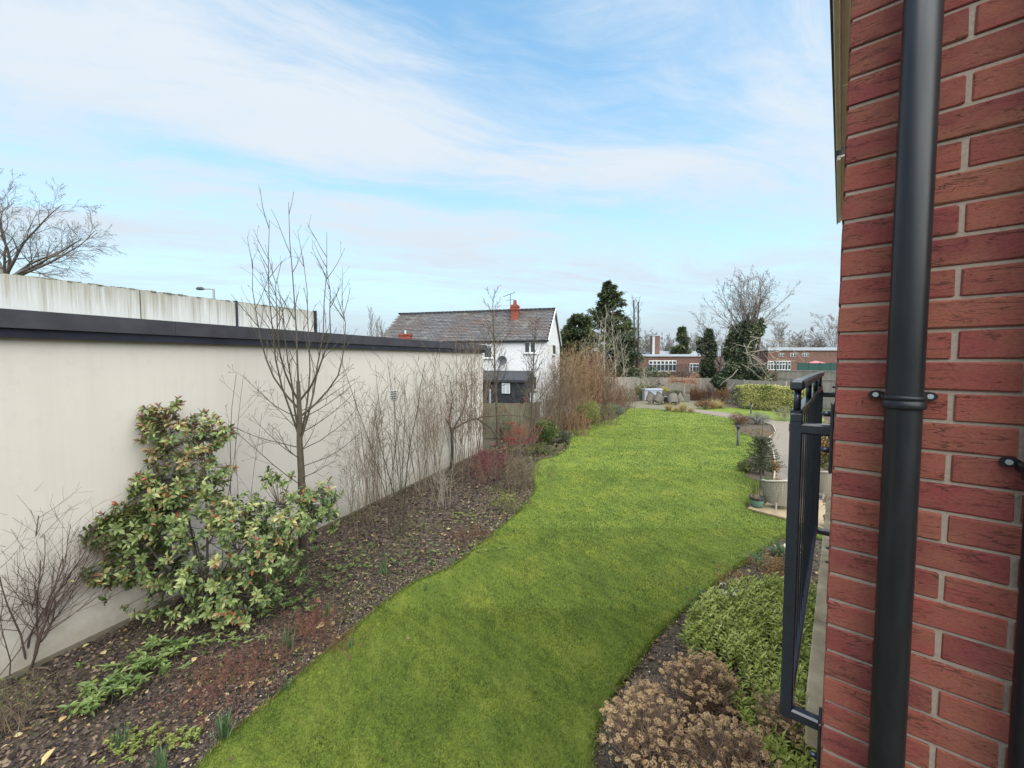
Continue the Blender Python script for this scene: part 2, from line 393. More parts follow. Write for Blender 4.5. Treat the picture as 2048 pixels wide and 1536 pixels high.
c = t.mix(f2, t.ramp(f, [(.35, (.05, .075, .02)), (.65, (.075, .062, .038))]), (.045, .05, .02)); t.col(c); t.rough(.95); t.bump(f2, .6, .05); GROUND = t.m
t = NT('soil'); f = t.noise(2.2, 6, .65); f2 = t.noise(45, 6, .75); f3 = t.noise(.7, 3)
c = t.ramp(f2, [(.32, (.030, .022, .018)), (.5, (.080, .058, .044)), (.66, (.17, .13, .095)), (.75, (.28, .23, .17))])
c = t.mix(t.math('MULTIPLY', t.math('SUBTRACT', f, .48), 3, True), c, (.075, .085, .03), 'MIX'); c = t.mix(.35, c, t.ramp(f3, [(.3, (.55, .5, .5)), (.7, (1.2, 1.15, 1))]), 'MULTIPLY')
t.col(c); t.rough(.95); t.bump(f2, 1.0, .03); SOIL = t.m
t = NT('lawn_turf'); f = t.noise(1.1, 5, .6); f2 = t.noise(9, 6, .7); f3 = t.noise(80, 4, .7)
c = t.ramp(f, [(.32, (.085, .135, .018)), (.5, (.14, .195, .024)), (.68, (.25, .275, .037))])
c = t.mix(t.math('MULTIPLY', t.math('SUBTRACT', f2, .38), 2.2, True), c, (.15, .20, .024)); c = t.mix(.5, c, t.ramp(f3, [(.35, (.25, .28, .2)), (.55, (.9, .9, .8)), (.75, (1.5, 1.4, 1.2))]), 'MULTIPLY')
t.col(c); t.rough(.9); t.bump(f3, 1.0, .02); TURF = t.m
mb = MB(); mb.poly([(-1500, -60, -.06), (1500, -60, -.06), (1500, 2600, -.06), (-1500, 2600, -.06)])
tag(mb.build('ground', GROUND), kind='structure')
# soil of the whole garden with small relief
def grid(x0, x1, y0, y1, nx, ny, zf):
    X, Y = np.meshgrid(np.linspace(x0, x1, nx), np.linspace(y0, y1, ny)); Zm = zf(X, Y)
    V = np.stack([X, Y, Zm], -1).reshape(-1, 3); i = np.arange((nx-1)*(ny-1)); a = (i//(nx-1))*nx+i % (nx-1)
    return V, np.stack([a, a+1, a+1+nx, a+nx], -1)
def soilz(X, Y): return .012*np.sin(3.1*X+1.3*Y)+.012*np.sin(-2.3*X+4.1*Y+1)+.006*np.sin(9*X+7*Y)-.015
V, F = grid(-12, 24, -1, 60, 220, 330, soilz)
tag(mk('garden_soil', V, F, SOIL, smooth=True), kind='structure')
LZ = .035
mb = MB(); n = len(LAWN); mb.prism([(p.x, p.y) for p in LAWN], -.03, LZ)
tag(mb.build('lawn', TURF), kind='structure')
# second lawn beyond the path
LAWN2 = densify([G(*p) for p in [(1395, 812), (1440, 815), (1480, 817), (1530, 822), (1580, 828), (1640, 834), (1640, 846), (1560, 842), (1510, 836), (1470, 831), (1425, 825), (1390, 820)]], .5)
mb = MB(); mb.prism([(p.x, p.y) for p in LAWN2], -.03, LZ)
tag(mb.build('far_lawn', TURF), kind='structure')

def inframe(p, m=60):
    """keep points near the camera's cone (world is bigger than the view only where it can matter)"""
    y = p[:, 1]; u = 1024+800*p[:, 0]/np.maximum(y, .05); return (y > .5) & (u > -m-260) & (u < 1900+m)
GRASS = M_leaf('grass_blade', [(0, (.058, .092, .020)), (.35, (.125, .175, .030)), (.62, (.21, .25, .042)), (.86, (.33, .33, .062)), (1, (.46, .41, .15))], .55, .45)
LA = np.array([[p.x, p.y] for p in LAWN])
def blades(name, poly, y0, y1, dens, L, W, label=None):
    A = np.array([[p[0], p[1]] for p in poly]); lo = A.min(0); hi = A.max(0); lo[1] = max(lo[1], y0); hi[1] = min(hi[1], y1)
    n = int((hi[0]-lo[0])*(hi[1]-lo[1])*dens); p = np.random.rand(n, 2)*(hi-lo)+lo; p = p[inpoly(p, A)]
    return p
def noise2v(p, s, seed):
    """cheap smooth noise for arrays"""
    rs = np.random.RandomState(seed); v = np.zeros(len(p))
    for k in range(6):
        a = rs.rand()*6.28; f = s*(1+rs.rand()*1.6); v += np.sin((p[:, 0]*math.cos(a)+p[:, 1]*math.sin(a))*f+rs.rand()*6.28)
    return v/6
GP = []; 
for (y0, y1, dn, L, W) in ((2.2, 6, 13000, .028, .0038), (6, 9, 5200, .032, .0055), (9, 14, 1700, .038, .009), (14, 24, 560, .045, .016), (24, 40, 160, .05, .03)):
    p = blades('g', LAWN, y0, y1, dn, L, W); p = p[inframe(p, 40)]; GP.append((p, L, W))
Vs = []; Fs = [[], []]; Rs = []; off = 0
for (p, L, W) in GP:
    n = len(p); pos = np.c_[p, np.full(n, LZ-.002)]; Y = np.random.randn(n, 3)*.75; Y[:, 2] = 1; Zn = rdir(n)
    moss = noise2v(p, 2.1, 5)*.35+noise2v(p, 6, 9)*.5+noise2v(p, .8, 2)*.35+noise2v(p, 16, 19)*.6+noise2v(p, 45, 21)*.4
    r = np.clip(.42+.42*moss+np.random.randn(n)*.24+.10*noise2v(p, 30, 7), 0, 1)
    V, F, rr = scatter(BLADE, pos, Y, Zn, L*(.55+.75*np.random.rand(n))*(1-.25*moss), W*(.7+.6*np.random.rand(n)), r)
    Vs.append(V); Rs.append(rr)
    for i in range(2): Fs[i].append(F[i]+off)
    off += len(V)
ed = []
for i_ in range(len(LAWN)):
    a_, b_ = LAWN[i_], LAWN[(i_+1) % len(LAWN)]; L_ = (b_-a_).length; yy = (a_.y+b_.y)/2
    if 2 < yy < 22:
        m_ = int(L_*(900 if yy < 8 else 420)); tt = np.random.rand(m_, 1); q_ = np.array(a_)[None, :2]*(1-tt)+np.array(b_)[None, :2]*tt; ed.append(np.c_[q_+np.random.randn(m_, 2)*(.014+.012*np.sin(q_[:, :1]*9)), np.full(m_, LZ-.01)])
ed = np.concatenate(ed); ne = len(ed); V, F, rr = scatter(BLADE, ed, np.random.randn(ne, 3)*1.1+np.array([0, 0, .55]), rdir(ne), .055*(.5+.9*np.random.rand(ne)), .005*(1+ed[:, 1]*.12), np.clip(.45+.25*np.random.randn(ne), 0, 1))
Vs.append(V); Rs.append(rr)
for i in range(2): Fs[i].append(F[i]+off)
off += len(V)
tag(mk('lawn_grass', np.concatenate(Vs), [np.concatenate(f) for f in Fs], GRASS, rnd=np.concatenate(Rs)), 'short mossy mown grass covering the long lawn', 'grass', kind='stuff')

# mulch, bark chips and gravel in the borders
def area(px): return [G(*p) for p in px]
LEFTBED = area([(-420, 1460), (-60, 1395), (294, 1226), (640, 1056), (820, 972), (966, 905), (1010, 870), (1240, 806), (1262, 815), (1232, 838), (1137, 866), (1140, 890), (1119, 913), (1066, 935), (1072, 980), (1029, 1038), (939, 1113),
                (835, 1168), (700, 1272), (560, 1398), (400, 1540), (300, 1680), (-400, 1700)])
RIGHTBED = area([(1190, 1680), (1182, 1536), (1194, 1450), (1240, 1370), (1314, 1273), (1394, 1202), (1472, 1137), (1524, 1101), (1578, 1068), (1660, 1080), (1720, 1400), (1700, 1800)])
ISLAND = area([(1470, 840), (1500, 832), (1548, 850), (1553, 862), (1528, 884), (1522, 882), (1490, 871), (1472, 858)])
HEDGEBED = area([(1410, 806), (1480, 812), (1600, 822), (1640, 832), (1640, 800), (1560, 790), (1400, 792)])
CHIP = (np.array([[-.5, -.3, 0], [.45, -.4, 0], [.55, .2, .06], [0, .5, .1], [-.5, .3, .05]], float), [np.array([[0, 1, 2], [0, 2, 3], [0, 3, 4]])])
def litter(name, poly, dens, size, mat, y0, y1, label, cat, rndf=None, tilt=.45, z=.008, T=CHIP, keep=None):
    p = blades('x', poly, y0, y1, dens, 1, 1); p = p[inframe(p)]
    if keep is not None: p = p[keep(p)]
    n = len(p); q = soilz(p[:, 0], p[:, 1])
    pos = np.c_[p, q+z+np.random.rand(n)*.02]; Y = np.random.randn(n, 3); Y[:, 2] *= tilt*.5; Zn = np.random.randn(n, 3)*tilt; Zn[:, 2] = 1
    s = size*(.4+np.random.rand(n)**2*1.5)*1.0
    V, F, r = scatter(T, pos, Y, Zn, s, s*(.45+.5*np.random.rand(n)), rndf(p) if rndf else None)
    return V, F, r
BARKC = M_leaf('bark_chip', [(0, (.014, .009, .009)), (.3, (.034, .023, .021)), (.6, (.072, .050, .042)), (.85, (.12, .08, .055)), (1, (.20, .145, .10))], .8, 0)
GRAV = M_leaf('grit', [(0, (.04, .03, .025)), (.4, (.11, .085, .065)), (.7, (.20, .16, .12)), (.88, (.34, .28, .21)), (1, (.55, .48, .38))], .9, 0)
MOSSY = M_leaf('creeping_green', [(0, (.04, .05, .015)), (.5, (.10, .12, .028)), (.8, (.18, .19, .05)), (1, (.26, .25, .08))], .6, .2)
DRYL = M_leaf('dry_leaf', [(0, (.16, .09, .04)), (.35, (.27, .17, .08)), (.7, (.36, .27, .13)), (.9, (.46, .38, .2)), (1, (.3, .1, .05))], .7, .15)
for nm, poly, dd in (('bark_mulch', LEFTBED, ((2.2, 8, 1500, .030), (8, 14, 520, .045), (14, 34, 90, .09))), ('border_mulch', RIGHTBED, ((1.4, 14, 700, .028),))):
    Vs = []; Fs = []; Rs = []; off = 0
    for (y0, y1, dn, s_) in dd:
        V, F, r = litter(nm, poly, dn, s_, BARKC, y0, y1, '', ''); Vs.append(V); Fs.append(F[0]+off); Rs.append(r); off += len(V)
    tag(mk(nm, np.concatenate(Vs), np.concatenate(Fs), BARKC, rnd=np.concatenate(Rs)), 'dark bark chips and rotting leaves covering the soil of the %s' % ('long border below the rendered wall' if nm == 'bark_mulch' else 'border beside the brick wall'), 'mulch', kind='stuff')
Vs = []; Fs = []; Rs = []; off = 0
# grit lies along the lawn edge of both borders
LAn = LA[::2]
def dist_lawn(p):
    d = np.full(len(p), 9.0)
    for q in LAn: d = np.minimum(d, np.hypot(p[:, 0]-q[0], p[:, 1]-q[1]))
    return d
for poly, y0, y1, dn, s_ in ((LEFTBED, 2.2, 8, 1900, .013), (LEFTBED, 8, 15, 600, .02), (RIGHTBED, 1.5, 12, 1100, .013)):
    V, F, r = litter('g', poly, dn, s_, GRAV, y0, y1, '', '', keep=lambda p: dist_lawn(p) < (.25+.55*np.random.rand(len(p))**2+.3*(noise2v(p, 1.5, 3) > 0))); Vs.append(V); Fs.append(F[0]+off); Rs.append(r); off += len(V)
tag(mk('gravel', np.concatenate(Vs), np.concatenate(Fs), GRAV, rnd=np.concatenate(Rs)), 'fine gritty gravel in the soil along the lawn edge', 'gravel', kind='stuff')
Vs = []; Fs = []; Rs = []; off = 0
for poly, y0, y1, dn, s_ in ((LEFTBED, 4.5, 16, 650, .03), (LEFTBED, 16, 40, 160, .08), (ISLAND, 10, 40, 60, .08), (HEDGEBED, 20, 40, 30, .1)):
    V, F, r = litter('m', poly, dn, s_, MOSSY, y0, y1, '', '', tilt=1.2, z=.02, T=LEAF2, keep=lambda p: (noise2v(p, 1.4, 11)+.5*noise2v(p, 5, 12)+.9*np.exp(-dist_lawn(p)/.8)) > .12+.4*np.random.rand(len(p))); Vs.append(V); Fs.append(F[0]+off); Rs.append(r); off += len(V)
tag(mk('moss_and_seedlings', np.concatenate(Vs), np.concatenate(Fs), MOSSY, rnd=np.concatenate(Rs)), 'moss and tiny seedlings greening the border soil', 'ground cover', kind='stuff')
Vs = []; Fs = [[], []]; Rs = []; off = 0
for poly, y0, y1, dn, s_ in ((LEFTBED, 2.2, 14, 16, .055), (RIGHTBED, 1.5, 12, 16, .05), (LEFTBED, 2.2, 12, 30, .032)):
    V, F, r = litter('m', poly, dn, s_, DRYL, y0, y1, '', '', tilt=.5, z=.03, T=LEAF8); Vs.append(V); Rs.append(r)
    for i in range(2): Fs[i].append(F[i]+off)
    off += len(V)
tag(mk('fallen_leaves', np.concatenate(Vs), [np.concatenate(f) for f in Fs], DRYL, rnd=np.concatenate(Rs)), 'scattered dry tan and brown leaves lying on the borders', 'leaf litter', kind='stuff')
# a few single leaves and stones that stand out
V, F, r = scatter(LEAF8, np.zeros((1, 3)), np.array([[0, 1., 0]]), np.array([[0, 0, 1.]]), 1, 1, np.array([.9]))
o = mk('fallen_leaf', V, F, M_plain('pale_leaf', (.42, .30, .13), .6, .3, 4)); lm = o.data; bpy.data.objects.remove(o)
for i, (x, y, s_, lab) in enumerate([(112, 1494, .15, 'pale orange pointed leaf lying flat beside the dark bark at the lower edge'), (118, 1335+110, .11, 'tan leaf with a curled edge on bark below the twiggy shrub'), (497, 1377, .13, 'cream coloured leaf on grit between red stems and daffodils'),
                                     (385, 1325, .13, 'pale yellow leaf standing at the edge of the reddish stems')]):
    g = G(x, y, .06); o = inst('fallen_leaf', lm, g, None, (random.uniform(-.2, .2), .2, random.uniform(0, 6)), (s_*.55, s_, s_)); tag(o, lab, 'leaf')

# ------------------------------------------------------------------ block paved path
t = NT('paver'); f = t.noise(60, 5, .7, out='Object'); t.col(t.mix(t.orand(), t.ramp(f, [(.3, (.11, .098, .080)), (.7, (.20, .178, .145))]), t.ramp(f, [(.3, (.15, .122, .095)), (.7, (.24, .205, .16))]))); t.rough(.92); t.bump(f, .5, .004); PAVER = t.m
t = NT('path_sand'); f = t.noise(30, 5); t.col(t.ramp(f, [(.3, (.07, .068, .045)), (.7, (.13, .12, .085))])); t.rough(.95); SAND = t.m
PATH = area([(1500, 1010), (1525, 985), (1545, 935), (1546, 900), (1530, 885), (1556, 862), (1548, 850), (1500, 833), (1471, 832), (1400, 824), (1388, 818), (1425, 822.5), (1475, 829), (1545, 838), (1640, 852), (1690, 870), (1690, 905), (1590, 915), (1580, 940), (1590, 955), (1690, 960), (1700, 1010)])
PATH = [G(*p) for p in [(1393, 825.5), (1388, 819), (1425, 823), (1475, 829), (1510, 837), (1560, 843), (1640, 847), (1700, 860), (1700, 905), (1595, 915), (1583, 928), (1583, 945), (1600, 955), (1700, 962), (1720, 1030), (1640, 1030), (1585, 1000), (1552, 975), (1553, 930), (1548, 900), (1527, 885), (1552, 864), (1546, 851), (1500, 836), (1471, 840)]]
mb = MB(); mb.prism([(p.x, p.y) for p in PATH], -.04, .012); path = tag(mb.build('garden_path', SAND), kind='structure')
PA = np.array([[p.x, p.y] for p in PATH])
pav = bpy.data.meshes.new('paver'); V, F = bevbox((.0975, .0475, .02), .005)
pv = mk('paver', V, [np.array([f for f in F if len(f) == 4]), np.array([f for f in F if len(f) == 3])], PAVER); pm = pv.data; bpy.data.objects.remove(pv)
cells = []
ang = R(25); ca, sa = math.cos(ang), math.sin(ang)
for i in range(-160, 260):
    for j in range(-10, 420):
        # herringbone of 2:1 blocks on a 0.1 m lattice
        k = (i-j) % 4
        if k == 0: cx, cy, rt = (i+1)*.1, (j+.5)*.1, 0
        elif k == 3: cx, cy, rt = (i+.5)*.1, (j+1)*.1, 1
        else: continue
        x = 3+cx*ca-cy*sa; y = 8+cx*sa+cy*ca; cells.append((x, y, ang+rt*math.pi/2))
cells = np.array(cells); cells = cells[inpoly(cells[:, :2], PA)]; cells = cells[(cells[:, 0]/cells[:, 1] < .80)]
cells = cells[np.argsort(cells[:, 1])]; near, farc = cells[:300], cells[300:]
for (x, y, a) in near:
    o = inst('paver', pm, (x, y, .018+random.uniform(-.002, .002)), None, (random.uniform(-.01, .01), random.uniform(-.01, .01), a)); o.parent = path
mb = MB()
for (x, y, a) in farc[:7000]:
    ax = (Vector((math.cos(a), math.sin(a), 0)), Vector((-math.sin(a), math.cos(a), 0)), Vector((0, 0, 1))); mb.box((x, y, .018), (.195, .095, .04), ax)
tag(mb.build('distant_pavers', PAVER, path), kind='stuff')
def kerb(name, pts, lab, w=.05, h=.06):
    root = empty(name, pts[0], lab, 'kerb'); M = KERB
    for a, b in zip(pts[:-1], pts[1:]):
        d = (b-a); L = d.length; k = max(1, round(L/.9)); d.normalize()
        for i in range(k):
            c = a+d*(L*(i+.5)/k); mb = MB(); mb.box((c.x, c.y, .01), (L/k-.012, w, h), (d, Vector((-d.y, d.x, 0)), Vector((0, 0, 1))), bev=.006); mb.build('edging_block', M, root)
KERB = M_plain('concrete_edging', (.36, .31, .24), .9, .2, 8)
kerb('path_edging', [G(1472, 841), G(1500, 836), G(1546, 851), G(1552, 864), G(1527, 885), G(1546, 900), G(1551, 930), G(1548, 960)], 'pale concrete edging round the heather bed and along the path')
kerb('path_edging', [G(1600, 914), G(1583, 928), G(1583, 945), G(1602, 955)], 'rounded edging at the grassy corner where the path turns behind the railing')
# patio with paving slabs (far end) and small slab terrace (near)
SLABM = M_plain('paving_slab', (.14, .13, .085), .9, .3, 3, bump=.2); SLABN = M_plain('buff_slab', (.30, .23, .14), .9, .25, 4, bump=.2)
PATIO = [G(*p) for p in [(1258, 816), (1262, 808), (1275, 803), (1300, 800), (1380, 802), (1412, 808), (1404, 818), (1388, 819), (1393, 825.5), (1330, 820)]]
mb = MB(); mb.prism([(p.x, p.y) for p in PATIO], -.04, .012); pat = tag(mb.build('patio', SAND), kind='structure'); PT = np.array([[p.x, p.y] for p in PATIO])
for i in range(40):
    for j in range(40):
        x = 6+i*.61; y = 20+j*.61+.3*(i % 2)
        if inpoly(np.array([[x, y]]), PT)[0]: mb = MB(); mb.box((x, y, .022), (.6, .6, .03)); mb.build('slab', SLABM, pat)
TERR = empty('terrace', G(1540, 1020), kind='structure')
e1 = (G(1582, 1044)-G(1494, 1020)).normalized(); e2 = Vector((-e1.y, e1.x, 0)); o0 = G(1494, 1020)
mbt = MB(); mbt.prism([(p.x, p.y) for p in (o0, o0+e1*5, o0+e1*5+e2*2.4, o0+e2*2.4)], -.05, .02); mbt.build('terrace_bed', SAND, TERR)
for i in range(9):
    for j in range(4):
        c = o0+e1*(.28+.56*i)+e2*(.28+.56*j); mb = MB(); mb.box((c.x, c.y, .04), (.55, .55, .04), (e1, e2, Vector((0, 0, 1))), bev=.006); mb.build('slab', SLABN, TERR)
TZ = .06

# ------------------------------------------------------------------ brick apartment building at the camera's side
a2 = R(39.4); D2 = Vector((math.sin(a2), math.cos(a2), 0)); D1 = Vector((math.cos(a2), -math.sin(a2), 0)); UP = Vector((0, 0, 1))
N2 = -D1; N1 = -D2                       # outward normals of the far face and of the face beside the camera
C0 = Vector((.897, 1.107, 0))
def F2(a, w_, z): return C0+D2*a+N2*w_+UP*z         # a along the far face, w outward, z height
def F1(t_, w_, z): return C0+D1*t_+N1*w_+UP*z
bld = empty('apartment_building', C0, 'red brick apartment building with cream soffit, its corner filling the frame edge', 'building')
mb = MB(); rc = .0045; WT = 5.98
q = [F1(0, 0, 0)+D2*rc+D1*rc, F1(2.2, 0, 0)+D2*rc, F1(2.2, 0, 0)+D2*6.5, F1(0, 0, 0)+D1*rc+D2*6.5]
mb.prism([(p.x, p.y) for p in q], -.05, WT); wall = mb.build('wall', MORTAR, bld)
ZJ = CAMZ+.008
bm_vars = {}
def brick_mesh(L, kind):
    k = (round(L, 3), kind)
    if k not in bm_vars:
        V, F = bevbox((L/2, .05125, .0332), .003); V = np.array(V); J = np.random.uniform(-.0014, .0014, V.shape); J[:, 1] = 0; V += J
        o = mk('brick', V, [np.array([f for f in F if len(f) == 4]), np.array([f for f in F if len(f) == 3])], BR); bm_vars[k] = o.data; bpy.data.objects.remove(o)
    return bm_vars[k]
rot1 = -a2
def put_brick(t0, t1, kz, face=1):
    L = t1-t0; z = ZJ+.075*(kz+.5); pr = random.uniform(-.0015, .0025)
    if face == 1: c = F1((t0+t1)/2, pr-.05125, z); rz = rot1
    else: c = F2((t0+t1)/2, pr-.05125, z); rz = math.pi/2-a2
    o = inst('brick', brick_mesh(L, random.randrange(5)), c, wall, (random.uniform(-.004, .004), random.uniform(-.006, .006), rz))
for kz in range(-24, 18):
    if kz % 2: rows = [(0, .1025), (.1125, .3275), (.3375, .5525)]
    else: rows = [(0, .215), (.225, .44), (.45, .665)]
    for (t0, t1) in rows: put_brick(t0, t1, kz)
mb = MB()   # the brickwork on from there, and the far face
for kz in range(-51, 29):
    z = ZJ+.075*(kz+.5)
    t0 = (.5625 if kz % 2 else .675) if -24 <= kz < 18 else 0
    while t0 < 1.9:
        L = .215
        c = F1(t0+L/2, -.05125+random.uniform(-.001, .002), z); mb.box(c, (L, .1025, .065), (D1, D2, UP)); t0 += .225
    t0 = .2255 if kz % 2 else .113
    while t0 < 6.3:
        zz_ = z-CAMZ
        if not (.45 < t0 < 2.0 and -1.2 < zz_ < 1.0):
            c = F2(t0+.1075, -.05125+random.uniform(-.001, .002), z); mb.box(c, (.215, .1025, .065), (D2, N2, UP))
        t0 += .225
t = NT('far_brick'); t.col(t.mix(.4, t.ramp(t.rnd(), [(0, (.20, .042, .032)), (.5, (.29, .07, .045)), (1, (.30, .09, .05))]), t.ramp(t.noise(60, 5, .7), [(.3, (.5,)*3), (.7, (1.2,)*3)]), 'MULTIPLY')); t.rough(.92); FARBR = t.m
tag(mb.build('brickwork', FARBR, wall), kind='stuff')
# balcony door behind the railing on the far face
door = MB(); door.box(F2(1.22, -.03, CAMZ-.1), (1.5, .05, 2.15), (D2, N2, UP)); dr = door.build('door', WHITEP, bld)
for s_ in (-1, 1):
    g = MB(); g.box(F2(1.22+s_*.36, -.008, CAMZ-.1), (.58, .02, 1.95), (D2, N2, UP)); g.build('pane', GLASS, dr)
# stone string course with block joints
for i in range(5):
    a0 = -.0+1.33+i*.87; mb = MB(); zc = CAMZ-1.95
    mb.box(F2(a0+.43, .035, zc), (.862, .10, .15), (D2, N2, UP), bev=.008); mb.build('string_course', STONE, bld)
mb = MB(); mb.box(F2(1.33-.1, .03, CAMZ-1.95), (.19, .09, .15), (D2, N2, UP), bev=.008); mb.build('string_course', STONE, bld)
# eaves: cream soffit boards, fascia and dark verge of the roof
ze = CAMZ+2.2
for i, (a0, a1) in enumerate([(.0, 1.3), (1.308, 2.75), (2.758, 3.9), (4.15, 6.6)]):
    mb = MB(); mb.box(F2((a0+a1)/2, .033, ze), (a1-a0, .06, .02), (D2, N2, UP)); mb.build('soffit_board', CREAM, bld)
    mb = MB(); mb.box(F2((a0+a1)/2, .080, ze-.012), (a1-a0, .034, .05), (D2, N2, UP), bev=.004); mb.build('fascia', CREAM, bld)
mb = MB(); mb.box(F2(3.25, .105, ze+.03), (6.9, .014, .11), (D2, N2, UP)); mb.box(F2(3.25, .055, ze+.10), (6.9, .1, .06), (D2, N2, UP)); mb.build('roof_edge', FASCIA, bld)
mb = MB(); mb.box(F1(1.1, -.2, WT+.1), (2.4, .3, .2), (D1, D2, UP)); mb.build('eaves_beam', FASCIA, bld)

# ------------------------------------------------------------------ rainwater pipes
def drainpipe(t_, lab, clips, r=.0345, off=.055, z0=.1, z1=5.9):
    root = empty('drainpipe', F1(t_, off, z0), lab, 'pipe', 'black rainwater pipes on the brick wall')
    mb = MB(); n = 60; mb.tube([F1(t_, off, z0+(z1-z0)*i/3) for i in range(4)], r, 40); mb.build('pipe', BLACKP, root, True)
    for zc in clips:
        mb = MB(); c = F1(t_, off, zc)
        prof = [(r+.0005, -.018), (r+.005, -.017), (r+.0062, -.014), (r+.0062, -.001), (r+.0045, .001), (r+.0045, .004), (r+.0062, .006), (r+.0062, .012), (r+.004, .0145), (r+.0005, .015)]
        mb.lathe(c, prof, 40); cl = mb.build('clip', BLACKP, root, True)
        for sgn in (-1, 1):
            mb = MB()
            # rounded lug plate against the wall
            pts = []
            for k in range(20):
                a = 2*math.pi*k/20; pts.append((math.cos(a)*.017+sgn*.047, math.sin(a)*.011))
            V = [F1(t_+x, .003, zc+.012+y) for x, y in pts]+[F1(t_+x, .011, zc+.012+y) for x, y in pts]; n = 20
            mb.add([list(v) for v in V], [tuple(range(n)), tuple(range(2*n-1, n-1, -1))]+[(i, (i+1) % n, n+(i+1) % n, n+i) for i in range(n)])
            mb.box(F1(t_+sgn*.034, .03, zc+.005), (.012, .05, .02), (D1, D2, UP)); mb.build('lug', BLACKP, cl)
            mb = MB(); mb.tube([F1(t_+sgn*.05, .011, zc+.012), F1(t_+sgn*.05, .0145, zc+.012)], .0062, 16); mb.build('screw', SCREW, cl)
    return root
SCREW = M_plain('zinc_screw', (.5, .5, .5), .35, .2, 40, metal=.8)
drainpipe(.132, 'wide black rainwater pipe with a screwed clip beside the brick corner', [CAMZ-.092, CAMZ-1.9])
drainpipe(.362, 'black rainwater pipe at the frame edge, only a sliver and its clip showing', [CAMZ-.235, CAMZ-2.0])

# ------------------------------------------------------------------ balcony railing
rl = empty('balcony_railing', F2(.207, .099, CAMZ-1.2), 'dark navy metal balcony railing bolted to the brick corner', 'railing')
ra0, ra1, rw = .207, 2.137, .099; AX = (D2, N2, UP)
def rb(name, a, w_, z, s, bev=.004, mat=None, par=None): m = MB(); m.box(F2(a, w_, CAMZ+z), s, AX, bev=bev); return m.build(name, mat or NAVY, par or rl)
rb('top_rail', (ra0+ra1)/2, rw, -.070, (ra1-ra0+.06, .040, .034), .007)
rb('upper_rail', (ra0+ra1)/2, rw+.002, -.165, (ra1-ra0+.0, .034, .028), .004)
rb('bottom_rail', (ra0+ra1)/2, rw, -1.165, (ra1-ra0, .034, .030), .004)
for a in (ra0, ra0+.62, ra0+1.24, ra0+1.86):
    m = MB(); m.tube([F2(a, rw, CAMZ-.151), F2(a, rw, CAMZ-.088)], .0105, 20); m.build('spigot', NAVY, rl, True)
rb('post', ra0-.0, rw, -.70, (.036, .036, 1.03), .004); rb('post', ra1, rw, -.68, (.036, .036, 1.0), .004)
rb('post_collar', ra0, rw, -.178, (.040, .034, .028), .003)
for i in range(14):
    rb('baluster', ra0+.13+i*(ra1-ra0-.26)/13, rw, -.665, (.006, .006, .97), .0015)
for a, zt in ((ra0, -.213), (ra0, -1.195), (ra1, -.213), (ra1, -1.195)):
    br = rb('bracket', a, rw/2+.013, zt, (.036, rw+.014, .036), .006)
    rb('fixing_plate', a, .006, zt+(-.02 if zt > -1 else -.12), (.09, .010, .22 if zt > -1 else .30), .003, par=br)
    for dz in (.055, -.06) if zt > -1 else (-.1, -.2):
        m = MB(); m.tube([F2(a-.02, .004, CAMZ+zt+dz), F2(a-.02, .026, CAMZ+zt+dz), F2(a-.02, .034, CAMZ+zt+dz)], [.009, .009, .004], 14); m.build('bolt', NAVY, br, True)

# ------------------------------------------------------------------ rendered flat-roofed building and stained wall behind it
W0 = G(0, 1368); W1 = G(966, 903); E = (W1-W0); WL = E.length; E.normalize(); WNm = Vector((E.y, -E.x, 0))
def WP(s_, off, z): q_ = W0+E*s_+WNm*off; return Vector((q_.x, q_.y, z))
zt0 = P(0, 673, W0.y).z; zt1 = P(966, 706, W1.y).z; zf0 = P(0, 615, W0.y).z; zf1 = P(966, 690, W1.y).z
def lz(s_, a, b): return a+(b-a)*s_/WL
s0 = -5.0
wb = empty('rendered_building', W0, 'long flat-roofed building with smooth cream render and dark fascia', 'building')
dep = -3.0
def slab(name, s0_, s1_, o0_, o1_, za, zb, mat, par):
    m = MB(); V = []
    for s_ in (s0_, s1_):
        for o_ in (o0_, o1_):
            for zz_ in (za(s_), zb(s_)): V.append(list(WP(s_, o_, zz_)))
    m.add(V, [(0, 1, 3, 2), (4, 6, 7, 5), (0, 4, 5, 1), (2, 3, 7, 6), (0, 2, 6, 4), (1, 5, 7, 3)]); return m.build(name, mat, par)
slab('wall', s0, WL, dep, 0, lambda s_: -.05, lambda s_: lz(s_, zt0, zt1)+.05, STUCCO, wb)
slab('plinth', s0, WL, 0, .02, lambda s_: -.05, lambda s_: .06, M_plain('damp_plinth', (.12, .10, .07), .95, .35, 6, bump=.4), wb)
ov = .16
# joints along the fascia
seg = [s0, -1.5, 1.9, 5.3, 8.6, 11.2, WL+.12]
for i, (a, b) in enumerate(zip(seg[:-1], seg[1:])):
    slab('upper_fascia', a+.002, b-.002, dep-.1, ov, lambda s_: lz(s_, zt0, zt1)*.42+lz(s_, zf0, zf1)*.58-.08, lambda s_: lz(s_, zf0, zf1), FASCIA, wb)
seg = [s0, -.2, 4.6, 7.6, 10.1, WL+.06]
for i, (a, b) in enumerate(zip(seg[:-1], seg[1:])):
    slab('lower_fascia', a+.002, b-.002, dep-.05, ov-.05, lambda s_: lz(s_, zt0, zt1), lambda s_: lz(s_, zt0, zt1)*.42+lz(s_, zf0, zf1)*.58-.083, FASCIA2, wb)
